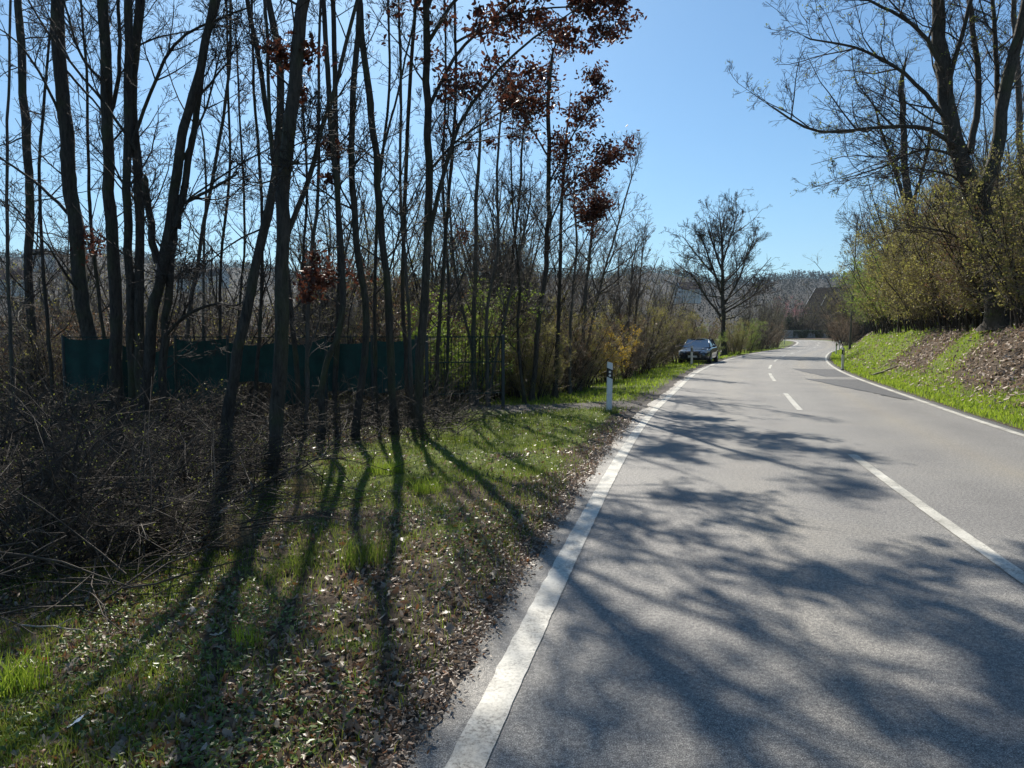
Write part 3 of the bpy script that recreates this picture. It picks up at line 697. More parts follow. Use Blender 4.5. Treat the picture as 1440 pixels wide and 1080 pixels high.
lt('birch_tree', 'thick upright trunk nearest the camera with long foreground shadow', [([(391, 668), (392, 560), (395, 440), (396, 330), (404, 220), (413, 120), (421, 50), (430, -10)], 26, 20)], ghit(391, 672)[1],
   dict(n1=10, l1=1.7, t0=.42, parts=7), seed=17, ext=3.5, mats=OO, sprigs=[(392, 78, .2, 60), (432, 75, .18, 50), (425, 130, .1, 12)],
   limbs=[([(400, 340), (425, 280), (440, 235), (452, 180), (470, 130), (490, 50), (505, -10)], 11, 7, .5, 1.5), ([(397, 300), (385, 240), (378, 130), (375, 40), (370, -20)], 8, 6, .6, 1.2), ([(400, 232), (418, 228)], 7, 7, -.2, .02)])
lt('cherry_tree', 'thin dark stem with hanging withered leaf clusters', [([(450, 610), (455, 520), (482, 445), (474, 275), (462, 130), (455, 0)], 12, 8)], 12.6,
   dict(n1=10, l1=1.7, parts=5), seed=18, sprigs=[(462, 200, .12, 26), (470, 212, .15, 26), (462, 250, .16, 36), (445, 360, .2, 40), (440, 395, .24, 60), (432, 415, .16, 30), (455, 395, .16, 30)])
lt('alder_tree', 'slender alder curving left just right of the leaf hung stem', [([(500, 600), (515, 460), (500, 320), (495, 200), (500, 80), (508, -10)], 13, 9)], 12.9,
   dict(n1=12, l1=1.7, parts=5), seed=19, limbs=[([(498, 300), (470, 240), (450, 150)], 4, 2, .4)])
lt('maple_tree', 'slim upright tree just left of the oak with fine twigs', [([(553, 590), (548, 460), (537, 325), (528, 200), (515, 100), (505, 0)], 14, 10)], 13.4,
   dict(n1=13, l1=1.8, parts=5), seed=20, limbs=[([(530, 240), (555, 150), (575, 60), (590, -10)], 5, 3, .5), ([(548, 380), (570, 300), (600, 240)], 4, 2, .5)])
lt('thin_sapling', 'very thin sapling behind and left of the oak', [([(572, 520), (566, 400), (571, 230), (584, 0)], 8, 6)], 15.5, dict(n1=10, l1=1.6, parts=3), seed=21)
lt('hazel_sapling', 'thin pale sapling between leaning trunk and multi stemmed tree', [([(286, 480), (287, 330), (290, 250), (286, 190)], 5, 3)], 17, dict(n1=12, l1=1.2, parts=3, a1=40), mats=OG, seed=22, ext=1)
lt('hazel_sapling', 'thin sapling just left of the leaning trunk', [([(332, 500), (344, 330), (338, 180), (333, 70)], 5, 3)], 16.5, dict(n1=12, l1=1.2, parts=3, a1=40), seed=23, ext=1)
lt('pole_tree', 'straight pole tree between the two alders', [([(420, 560), (410, 440), (385, 230), (365, 90), (348, 0)], 9, 8)], 14.5, dict(n1=9, l1=1.5, parts=3), seed=24)
lt('beech_tree', 'dark pole tree behind the cherry with rusty low leaves', [([(470, 540), (478, 400), (475, 260), (470, 100), (468, -10)], 9, 8)], 16.2, dict(n1=12, l1=1.8, parts=4), seed=25, sprigs=[(500, 385, .4, 60), (470, 380, .3, 40)])

SAP = [(14, 500, 10, 6, 17.0, 'thin sapling left of the larch trunk'), (62, 510, 70, 6, 16.0, 'thin sapling just right of the larch trunk'), (142, 500, 118, 6, 16.8, 'thin sapling between leaning alder and straight ash'), (262, 500, 330, 7, 15.4, 'thin stem crossing behind the many stemmed tree, leaning right'),
       (306, 510, 318, 5, 15.8, 'thin upright sapling left of the leaning trunk foot'), (362, 540, 352, 6, 15.0, 'thin sapling between leaning trunk and thick near trunk'), (428, 560, 452, 7, 14.0, 'thin stem right of the thick near trunk'), (437, 540, 425, 5, 16.6, 'thin pole left of the leaf hung cherry'),
       (530, 560, 548, 6, 15.4, 'thin sapling between slender alder and slim maple'), (580, 560, 560, 6, 15.2, 'thin stem touching the left of the tall oak'), (618, 560, 640, 7, 15.8, 'thin stem just right of the tall oak'), (634, 540, 622, 5, 17.5, 'second thin stem right of the tall oak'),
       (688, 545, 700, 6, 18.5, 'thin sapling above the wire gate end'), (706, 550, 735, 6, 20.0, 'thin sapling right of the gate leaning right'), (728, 560, 722, 5, 19.0, 'thin upright sapling left of the younger oak'), (800, 560, 812, 5, 22.0, 'thin sapling right of the slim ash twin')]
for i, (px, py, tx, w_, Y, lab) in enumerate(SAP):
    q = np.random.default_rng(200 + i); top = -20 if px < 640 else 150 + 5 * (i % 4) * 8
    pts = [(px + (tx - px) * t + q.normal(0, 5), py + (top - py) * t) for t in (0, .25, .5, .75, 1)]
    lt('thin_sapling', lab, [(pts, w_ + 1, w_ * .6)], Y, dict(n1=18, l1=1.5, n2=6, n3=4, n4=0, parts=2, t0=.15, a1=42, up=.1), seed=220 + i, ext=1.5, group='thin saplings of the left wood', mats=OM if i % 3 else OG)
# --- oaks that keep their red brown leaves and throw the leaf shadow on the road
Y1 = 14.0
g = np.random.default_rng(31)
lt('oak_tree', 'tall oak with dense red brown withered leaves against the sky', [([(588, 592), (594, 470), (602, 330), (603, 200), (600, 90), (600, 0), (606, -90)], 16, 11)], Y1,
   dict(n1=18, l1=2.0, t0=.40, parts=9, n2=7, n3=5, n4=2, up=.06, nl=12, ll=1.5), mats=OO, seed=31, ext=1.5,
   limbs=[([(604, 330), (618, 270), (640, 190), (675, 130), (730, 70), (800, 20)], 10, 3, -.6, .5), ([(604, 150), (640, 80), (700, 20), (780, -50)], 8, 3, .3, .8),
          ([(602, 60), (650, -10), (730, -60), (860, -110)], 8, 3, -.6, .8), ([(602, 10), (640, -80), (720, -160), (820, -210)], 8, 3, -1.0, .8),
          ([(604, 240), (640, 200), (700, 160), (745, 140)], 6, 2, .8, .4), ([(604, -60), (660, -150), (740, -240), (860, -290)], 7, 3, .6, .8), ([(604, -60), (590, -160), (620, -260)], 7, 3, 0, .8),
          ([(603, 0), (560, -60), (540, -150)], 6, 3, -.3, .8), ([(640, 60), (720, 20), (800, 10), (845, 25)], 5, 2, .5, .3)],
   leaves=dict(mat=M['oakleaf'], n=13500, size=.115, clump=7, spread=.085, tips=True, sel=lambda T: (T[:, 0] + rng.normal(0, .5, len(T)) > -2.2 + .3 * (8.5 - T[:, 2])) & (T[:, 2] + rng.normal(0, .45, len(T)) > 6.2)))
lt('oak_tree', 'younger oak with red brown leaves leaning over the road edge', [([(748, 560), (758, 450), (769, 350), (772, 240), (771, 150), (775, 90)], 10, 6)], 20,
   dict(n1=24, l1=1.8, t0=.36, parts=7, n2=7, n3=5, n4=2, nl=10, ll=1.0), mats=OO, seed=32, ext=.8,
   limbs=[([(771, 320), (800, 260), (835, 235), (868, 212)], 4, 2, -.5, .3), ([(771, 260), (800, 200), (830, 150), (845, 118)], 4, 2, .3, .3), ([(771, 220), (740, 170), (715, 130)], 4, 2, .3, .3), ([(771, 340), (800, 320), (825, 305)], 3, 2, .5, .3)],
   leaves=dict(mat=M['oakleaf'], n=6500, size=.115, clump=5, spread=.11, tips=True, sel=lambda T: (T[:, 2] > 4.3) & (T[:, 2] + .8 * T[:, 0] > 6.3)))
lt('ash_tree', 'slim ash twin right of the younger oak', [([(780, 560), (786, 420), (790, 290), (797, 190)], 8, 4)], 21, dict(n1=16, l1=1.9, parts=5, a1=42, up=.1), seed=33, ext=1.2)
lt('ash_tree', 'broad bare tree fanning right toward the open sky', [([(815, 560), (822, 440), (830, 350), (835, 290)], 7, 4), ([(818, 520), (845, 400), (868, 320), (885, 260)], 5, 2.5)], 24,
   dict(n1=24, l1=2.6, parts=6, a1=45, up=.09, n4=2), mats=OG, seed=34, ext=1)
lt('willow_tree', 'bushy bare tree left of the younger oak, many upright stems', [([(664, 540), (668, 400), (670, 280), (676, 200)], 10, 5), ([(664, 500), (640, 380), (630, 260)], 6, 3), ([(690, 540), (720, 400), (745, 290)], 6, 3)], 19,
   dict(n1=20, l1=2.0, parts=6, a1=38, up=.12, n4=2), mats=OG, seed=35, ext=1.2, sprigs=[(652, 330, .25, 40), (690, 200, .2, 36), (660, 205, .2, 26)])
lt('hazel_tree', 'bare bushy hazel behind the green leafed shrub', [([(712, 560), (705, 430), (700, 300)], 6, 3), ([(725, 560), (735, 440), (760, 330)], 5, 2)], 22, dict(n1=20, l1=2.0, parts=3, a1=38, up=.12, n4=2), mats=OG, seed=36, ext=1)
lt('hazel_tree', 'bare hazel with upright twigs above the yellow bush', [([(880, 525), (885, 440), (890, 370)], 6, 3), ([(885, 525), (897, 420), (905, 345)], 5, 2), ([(875, 520), (872, 440), (870, 380)], 4, 2)], 33, dict(n1=14, l1=2.2, parts=3, a1=30, up=.14, n4=2), mats=OG, seed=37, ext=1, minr=.006)

# --- right side trees
Y2 = 23.3
lt('linden_tree', 'large bare tree leaning over the right bank with sparse yellow buds', [([(1412, 455), (1398, 400), (1388, 340), (1376, 285), (1352, 220), (1335, 150), (1322, 60), (1318, 0)], 40, 19, .2)], Y2,
   dict(n1=20, l1=4.0, t0=.38, parts=9, n2=7, n3=5, n4=2, nl=15, ll=3.0, up=.05), mats=OO, seed=41, ext=2.5, ivy=900, minr=.0055,
   limbs=[([(1378, 290), (1400, 215), (1412, 130), (1430, 60), (1450, -20)], 28, 16, -.4, 3), ([(1345, 205), (1300, 180), (1230, 180), (1150, 185), (1085, 150)], 10, 3, -1.2, .3),
          ([(1340, 180), (1280, 110), (1210, 70), (1140, 55)], 9, 3, .6, .4), ([(1326, 100), (1290, 40), (1230, 5), (1190, -15)], 9, 3, -.4, .5),
          ([(1365, 215), (1375, 130), (1372, 60), (1360, -20)], 13, 9, .8, 2), ([(1384, 310), (1350, 255), (1310, 240), (1265, 235)], 6, 2, -1.0, .3),
          ([(1404, 150), (1400, 60), (1395, -20)], 10, 7, .5, 1.5), ([(1330, 130), (1350, 60), (1365, 0), (1380, -60)], 9, 6, -.5, 1.5), ([(1355, 225), (1300, 210), (1240, 235), (1190, 250)], 6, 2, .8, .4),
          ([(1392, 380), (1340, 330), (1290, 320)], 4, 2, -.5, .3)],
   leaves=dict(mat=M['bud'], n=2600, size=.07, clump=4, spread=.04, tips=True))
lt('oak_tree', 'dark bare oak rising behind the thicket on the right bank', [([(1288, 420), (1284, 330), (1275, 260), (1270, 190), (1268, 120)], 15, 9), ([(1278, 300), (1255, 230), (1235, 170)], 8, 4, .4, False), ([(1280, 300), (1300, 230), (1310, 180)], 7, 4, .4, False)], 46,
   dict(n1=24, l1=3.9, parts=8, n2=7, n3=4, n4=2, t0=.2, a1=60), mats=OM, seed=42, ext=2, minr=.006, leaves=dict(mat=M['bud'], n=900, size=.09, clump=3, spread=.1))
lt('ash_tree', 'bare tree behind thicket at far right edge', [([(1440, 420), (1436, 250), (1430, 100), (1425, 0)], 12, 8), ([(1380, 430), (1400, 280), (1412, 150)], 8, 5)], 27,
   dict(n1=26, l1=3.4, parts=6, n2=8, n3=5, n4=2, t0=.2, up=.1), mats=OG, seed=43, ext=2, minr=.005)
lt('ash_tree', 'hazy bare tree at the end of the right thicket', [([(1196, 470), (1200, 400), (1203, 350), (1206, 310)], 4, 1.2)], 70,
   dict(n1=34, l1=4.2, parts=5, n2=7, n3=5, n4=2, t0=.15, up=.08), mats=OG, seed=44, ext=1, minr=.012)
lt('oak_tree', 'round crowned bare oak standing beside the parked car', [([(1018, 494), (1017, 440), (1016, 390), (1015, 340), (1012, 305)], 11, 1.5)], 62,
   dict(n1=40, l1=5.6, parts=8, n2=7, n3=4, n4=2, t0=.2, a1=58, up=.09, nl=14, ll=3.4), mats=OM, seed=45, ext=.6, minr=.011, ivy=500,
   limbs=[([(1014, 445), (995, 420), (975, 390), (950, 370)], 5, 2, 0, .6), ([(1016, 420), (1000, 370), (985, 330)], 5, 2, 1, .6), ([(1017, 430), (1040, 390), (1052, 350)], 5, 2, 0, .6), ([(1018, 440), (1045, 425), (1068, 410)], 4, 2, -1, .6), ([(1016, 370), (1030, 325), (1038, 300)], 4, 1.5, 1, .4), ([(1015, 380), (1000, 335), (994, 312)], 4, 1.5, -1, .4), ([(1016, 400), (1045, 370), (1060, 335)], 4, 1.5, 1, .4), ([(1016, 400), (985, 365), (962, 335)], 4, 1.5, 0, .4)],
   leaves=dict(mat=M['bud'], n=300, size=.12, clump=3, spread=.1))

# ------------------------------------------------------------ shrub prototypes, then copies
def shrub(name, label, cat, mats, H, W, nst, lv, leaves, seed, minr=.004, arch=.0, group=None):
    g = np.random.default_rng(seed); an = g.uniform(0, 2 * np.pi, nst); rd = W * .18 * np.sqrt(g.random(nst))
    pos = np.stack([np.cos(an) * rd, np.sin(an) * rd, np.full(nst, -.15)], 1); pts = [pos]
    tilt = g.uniform(.05, .55, nst) * W / H; a2 = an + g.normal(0, .5, nst)
    d = unit(np.stack([np.cos(a2) * tilt, np.sin(a2) * tilt, np.ones(nst)], 1)); Ls_ = H * g.uniform(.55, 1.05, nst)
    K = 8
    for k in range(1, K):
        d = unit(d + .10 * g.normal(size=d.shape) + np.stack([np.cos(a2) * arch, np.sin(a2) * arch, np.full(nst, -arch * .9)], 1) * k / K)
        pos = pos + d * (Ls_ / (K - 1))[:, None]; pts.append(pos)
    SP = np.stack(pts, 1); SR = (.0065 * Ls_ + .004)[:, None] * np.linspace(1, .3, K)[None]
    root = thing(name, label, cat, group=group)
    V, F = tubes([(SP, SR, 5)]); link('stems', mesh_np('stems', V, F, mats[0]), root, kind='stuff')
    A, AR = grow(SP, SR, lv[0], .12, 1, -.38, 42, .05, .16, 5, .009, g, .4, minr)
    B_, BR = grow(A, AR, lv[1], .1, 1, -.5, 42, .04, .2, 4, .009, g, .5, minr * .8)
    C_, CR = grow(B_, BR, lv[2], .1, 1, -.6, 42, .03, .2, 2, .009, g, .6, minr * .7)
    V, F = tubes([(A, AR, 3), (B_, BR, 3), (C_, CR, 3)]); link('twigs', mesh_np('twigs', V, F, mats[1]), root, kind='stuff')
    if leaves:
        mat, n, size, spread = leaves; T = np.concatenate([C_.reshape(-1, 3), B_[:, 2:].reshape(-1, 3)]); T = T[g.integers(0, len(T), n)] + g.normal(size=(n, 3)) * spread
        link('leaves', leaf_mesh('leaves', T, size * g.uniform(.5, 1.3, n), .9, mat, iso=True), root, kind='stuff')
    return root
TG = (M['twig'], M['twig_grey']); TT = (M['twig'], M['twig_tan'])
PROTO = {
 'bare': shrub('bare_shrub', '', 'shrub', TG, 3.2, 3.0, 34, (9, 6, 3), (M['olive'], 2400, .035, .03), 51),
 'olive': shrub('budding_shrub', '', 'shrub', TT, 3.4, 3.2, 32, (9, 6, 3), (M['olive'], 14000, .05, .05), 52),
 'green': shrub('green_shrub', '', 'shrub', TT, 3.2, 3.0, 24, (8, 5, 3), (M['green'], 9000, .055, .06), 53),
 'yellow': shrub('forsythia_bush', '', 'bush', TT, 3.0, 2.2, 22, (8, 5, 2), (M['yellow'], 8000, .05, .05), 54),
 'brown': shrub('brown_shrub', '', 'shrub', TT, 3.0, 3.2, 36, (9, 6, 3), (M['deadleaf'], 5000, .05, .04), 55),
 'ever': shrub('evergreen_shrub', '', 'shrub', TG, 3.0, 3.0, 18, (7, 5, 2), (M['ever'], 12000, .09, .10), 56),
 'pink': shrub('blossom_tree', '', 'tree', TG, 4.0, 3.6, 14, (7, 5, 3), (M['pink'], 2200, .08, .08), 57),
 'tall': shrub('tall_thicket', '', 'thicket', (M['bark'], M['twig_grey']), 6.0, 3.4, 16, (13, 6, 3), (M['olive'], 1500, .05, .04), 58),
 'bramble': shrub('bramble_bush', '', 'bramble', (M['twig'], M['twig_dark']), 2.1, 3.4, 36, (9, 5, 2), (M['bud'], 320, .035, .01), 59, .0028, .22),
 'low': shrub('low_shrub', '', 'shrub', TT, 1.0, 1.6, 26, (8, 4, 2), (M['olive'], 1300, .04, .03), 60, .0022, .12),
}
used = set()
def place(kind, x, y, sc, label, group=None, dz=0.0, rz=None):
    p = PROTO[kind]; rz = random.uniform(0, 6.28) if rz is None else rz; loc = (x, y, gz(x, y) - .03 + dz)
    if kind in used:
        o = dup(p, loc, rz, sc, label, group)
        if not group and 'group' in o: del o['group']
        return o
    used.add(kind); p.location = loc; p.rotation_euler = (0, 0, rz); p.scale = sc if isinstance(sc, tuple) else (sc,) * 3
    p['label'] = label
    if group: p['group'] = group
    return p
def at_px(px, Y): return (px - 720) / FPX * Y, Y
HEDGE = 'shrubs of the hedge along the left roadside'
rows = [  # kind, px, Y, scale, label
 ('green', 640, 19.5, 1.05, 'fresh green leafed shrub growing up beside the wire gate'),
 ('yellow', 846, 28, .95, 'yellow flowering bush in the hedge behind the near marker post'),
 ('olive', 700, 21.5, .80, 'olive budding shrub just right of the wire gate'),
 ('olive', 745, 21, .72, 'low olive shrub in front of the younger oak'),
 ('brown', 785, 23.5, .85, 'brown twiggy shrub between younger oak and yellow bush'),
 ('olive', 812, 25, .90, 'olive shrub touching the left side of the yellow bush'),
 ('brown', 868, 30, .95, 'brown shrub touching the right side of the yellow bush'),
 ('bare', 892, 33, 1.0, 'grey bare shrub under the upright hazel twigs'),
 ('olive', 900, 37, 1.05, 'olive shrub midway between yellow bush and parked car'),
 ('brown', 918, 40.5, .95, 'dense brown shrub close behind the car, left of it'),
 ('ever', 926, 46, .8, 'dark shaded shrub at the left flank of the parked car'),
 ('olive', 955, 48, 1.1, 'tawny shrub rising directly behind the car roof, left part'),
 ('brown', 975, 52, 1.1, 'brown shrub rising behind the car roof, right part'),
 ('green', 1000, 60, .85, 'light green shrub at the left foot of the round crowned oak'),
 ('olive', 1032, 63, 1.0, 'olive shrub at the right foot of the round crowned oak'),
 ('green', 1048, 69, 1.0, 'light green shrub beyond the round crowned oak'),
 ('bare', 1062, 76, 1.2, 'bare grey shrub near the far end of the left hedge'),
 ('brown', 1075, 84, 1.2, 'brown shrub next to last in the left hedge'),
 ('bare', 1086, 92, 1.2, 'last bare shrub of the left hedge before the bend'),
]
for kd, px, Y, sc, lab in rows: x, y = at_px(px, Y); place(kd, x, y, sc, lab, HEDGE)
second = [(720, 27, 'tall'), (765, 29, 'bare'), (800, 31, 'tall'), (840, 35, 'bare'), (865, 38, 'tall'), (905, 43, 'tall'), (930, 52, 'tall'), (965, 64, 'tall'), (990, 72, 'bare'), (1055, 80, 'tall'), (1075, 92, 'tall'), (1090, 104, 'tall')]
names = ['behind the wire gate', 'behind the younger oak', 'behind the fanning bare ash', 'behind the yellow bush', 'behind the upright hazel', 'left of the car, in the second row', 'behind and left of the car, above the hedge',
         'left of the round crowned oak, in the second row', 'directly behind the round crowned oak', 'right of the round crowned oak, above the hedge', 'above the brown shrub at the far hedge end', 'at the road bend, farthest in the second row']
for (px, Y, kd), nm in zip(second, names):
    x, y = at_px(px, Y); place(kd, x, y, random.uniform(.95, 1.2), 'bare grey thicket ' + nm, 'bare thickets behind the left hedge', dz=0)
for i, (px, Y, sc) in enumerate([(30, 25, 1.3), (225, 27, 1.2), (440, 28, 1.3), (525, 30, 1.4), (600, 27, 1.3), (668, 30, 1.4), (740, 29, 1.3), (700, 34, 1.6)]):
    x, y = at_px(px, Y); place('tall', x, y, sc, 'tall bare thicket of fine stems ' + ['behind the larch', 'behind the many stemmed tree', 'behind the leaf hung cherry', 'behind the slender alder and maple', 'behind the tall oak trunk', 'behind the bushy willow', 'behind the younger oak', 'far behind the wire gate end'][i], 'tall thickets behind the fence')
# right bank thicket
RB = 'shrubs of the thicket on the right bank'
rr = [('green', 1226, 58, 1.5, 'bright yellow green shrub at the near left corner of the right thicket'), ('green', 1250, 44, 1.35, 'light green leafed shrub over the bright grass'), ('olive', 1262, 29.5, 1.15, 'olive shrub right of the light green shrub on the bank'),
      ('olive', 1290, 27, 1.15, 'tawny twiggy shrub below the dark oak on the bank'), ('olive', 1320, 24.5, 1.1, 'olive twiggy shrub halfway to the leaning linden'), ('olive', 1352, 23, 1.05, 'tawny shrub just left of the leaning linden trunk'),
      ('olive', 1390, 22.5, 1.2, 'olive shrub behind the leaning linden trunk'), ('brown', 1430, 20.5, 1.15, 'brown shrub right of the leaning linden trunk'), ('olive', 1470, 19, 1.2, 'olive shrub at the right picture edge on the bank'),
      ('olive', 1212, 50, 1.3, 'olive shrub left of the bright yellow green one'), ('bare', 1204, 60, 1.3, 'grey bare shrub low on the far right bank'), ('brown', 1196, 72, 1.3, 'brown shrub near the far marker posts on the right'),
      ('bare', 1190, 86, 1.4, 'hazy bare shrub at the far end of the right bank')]
def up_bank(px, Y, dmin=3.9):
    Y0 = Y
    while Y < 110:
        x, y = at_px(px, Y); q, _ = sd([x], [y])
        if q[0] - HW >= dmin: break
        Y += 1.0
    return x, y, (Y / Y0) ** .75
rr += [('green', 1214, 66, 1.5, 'second yellow green shrub, farther along the right bank'), ('green', 1270, 38, 1.2, 'yellow green shrub above the bright grass, right of the light green one'), ('olive', 1302, 30, .9, 'low olive shrub on the bank crest left of the fallen log'), ('olive', 1240, 48, 1.0, 'low olive shrub filling the gap under the green shrubs'),
       ('olive', 1335, 26, .85, 'low tawny shrub on the bank crest between dark oak and linden'), ('olive', 1365, 23, .8, 'low olive shrub on the bank crest left of the linden foot'), ('olive', 1396, 25, .9, 'low tawny shrub right behind the linden foot'), ('brown', 1205, 76, 1.5, 'brown shrub where the right thicket meets the far posts')]
for kd, px, Y, sc, lab in rr: x, y, f = up_bank(px + (12 if px < 1250 else 0), Y); place(kd, x, y, sc * f * 1.25, lab, RB)
r2 = [(1245, 42, 1.2, 'olive'), (1290, 36, 1.3, 'tall'), (1320, 33, 1.1, 'olive'), (1350, 31, 1.25, 'tall'), (1385, 28, 1.1, 'olive'), (1420, 29, 1.25, 'tall'), (1450, 25, 1.2, 'olive'), (1225, 54, 1.3, 'tall'), (1400, 36, 1.5, 'tall'), (1330, 44, 1.6, 'tall'), (1270, 50, 1.5, 'tall'), (1440, 40, 1.5, 'bare')]
n2 = ['above the light green shrub', 'close left of the dark oak', 'in the dip between dark oak and linden', 'left behind the linden', 'right behind the linden', 'against the sky right of the linden', 'at the right picture edge, second row', 'at the low left end, second row',
      'high behind the linden fork', 'high between dark oak and linden', 'high left of the dark oak', 'high at the right picture edge']
for (px, Y, sc, kd), nm in zip(r2, n2): x, y, f = up_bank(px, Y + 3, 6.5); place(kd, x, y, sc * f * (1.2 if kd == 'tall' else 1.6), ('budding ' if kd == 'olive' else 'bare ') + 'back row thicket ' + nm, 'back row thickets on the right bank')
# dark bramble and brush in the left foreground
BR_ = 'bramble bushes in the left foreground'
br = [(20, 640, 1.0, 'bramble tangle at the left picture edge below the fence end'), (75, 590, 1.0, 'bramble tangle in front of the fence left end'), (120, 680, .9, 'bramble tangle around the cut log'), (40, 760, .75, 'nearest low bramble at the left picture edge'),
      (200, 640, 1.0, 'bramble tangle at the foot of the fused twin trunks'), (180, 740, .7, 'low bramble in front of the twin trunks, nearest of that pair'), (265, 600, .95, 'bramble between twin trunks and leaning trunk'), (285, 690, .6, 'small bramble left of the thick near trunk'),
      (350, 580, .8, 'bramble between leaning trunk and thick trunk'), (430, 575, .75, 'bramble just right of the thick near trunk'), (490, 560, .7, 'bramble at the feet of the slender alder'), (-40, 700, 1.1, 'bramble reaching in from outside the left picture edge'),
      (-80, 600, 1.3, 'arching bramble behind the left edge of the picture')]
br += [(60, 800, .55, 'nearest low bramble in the left foreground'), (160, 790, .5, 'low bramble nearest the lit leaves'), (240, 770, .45, 'small bramble before the fallen branches'), (330, 690, .5, 'low bramble just left of the thick near trunk'), (120, 720, .8, 'bramble behind the nearest low ones'), (110, 575, 1.05, 'bramble in front of the left most fence panel'), (160, 590, .95, 'bramble in front of the alder and ash feet'), (230, 570, 1.05, 'bramble hiding the feet of the many stemmed tree'), (300, 560, .9, 'bramble in front of the fence, left of the leaning trunk'),
       (390, 560, .9, 'bramble in front of the fence behind the thick near trunk'), (455, 555, .8, 'bramble under the hanging leaf clusters'), (525, 555, .75, 'bramble between slender alder and slim maple'), (20, 560, 1.2, 'tall bramble left of the fence end')]
for px, py, sc, lab in br: x, y = ghit(px, py); place('bramble', x, y, sc, lab, BR_)
br2 = None
lw = [(415, 612, .8, 'low shrub right of the thick near trunk foot'), (450, 590, .95, 'low shrub before the leaf hung cherry'), (485, 582, 1.0, 'low shrub left of the slender alder foot'), (515, 578, .95, 'low shrub right of the slender alder foot'), (545, 572, 1.0, 'low shrub behind the slim maple foot'), (640, 556, .9, 'low shrub at the left gate post'), (682, 548, .9, 'low shrub at the right gate post'), (530, 560, .8, 'low shrub left of the tall oak foot'), (570, 545, .9, 'low shrub behind the tall oak foot'), (620, 545, 1.0, 'low shrub right of the tall oak foot'), (660, 540, 1.1, 'low shrub in front of the wire gate'), (700, 535, 1.1, 'low shrub right of the wire gate'),
      (735, 530, 1.0, 'low shrub beyond the gravel track, left'), (600, 580, .55, 'tiny shrub beside the tall oak shadow'), (460, 600, .6, 'tiny shrub left of the cherry stem'), (775, 525, 1.0, 'low shrub beyond the gravel track, right')]
for px, py, sc, lab in lw: x, y = ghit(px, py); place('low', x, y, sc, lab, 'low shrubs along the verge')
# behind the fence and down the slope
vg = []
for i in range(12):
    px = [110, 180, 250, 320, 390, 450, 510, 570, 630, 20, 60, 680][i]; x, y = at_px(px, 19.0 + (i % 3) * 1.6 + px / 400)
    place(['bare', 'brown', 'bare'][i % 3], x, y, 1.0 + .1 * (i % 4), 'grey brown twiggy shrub over the fence top, ' + ['behind the leaning alder', 'behind the fused twin trunks', 'right of the many stemmed tree', 'behind the leaning trunk', 'behind the thick near trunk', 'behind the leaf hung cherry', 'behind the slender alder', 'behind the tall oak', 'beside the wire gate post', 'left of the larch', 'between larch and alder', 'past the wire gate'][i], 'shrubs close behind the fence')
for i in range(80):
    Y = 23 + 1.1 * i + .012 * i * i + random.uniform(-1, 1); px = [60, 430, 240, 620, 130, 520, 340, 700, -10, 300][i % 10] + random.uniform(-30, 30)
    kd = ['bare', 'tall', 'brown', 'bare', 'tall', 'olive', 'bare', 'tall'][i % 8]
    x, y = at_px(px, Y); o = place(kd, x, y, random.uniform(1.1, 1.5), 'grey brown thicket on the slope beyond the green fence', 'thickets on the slope beyond the fence')
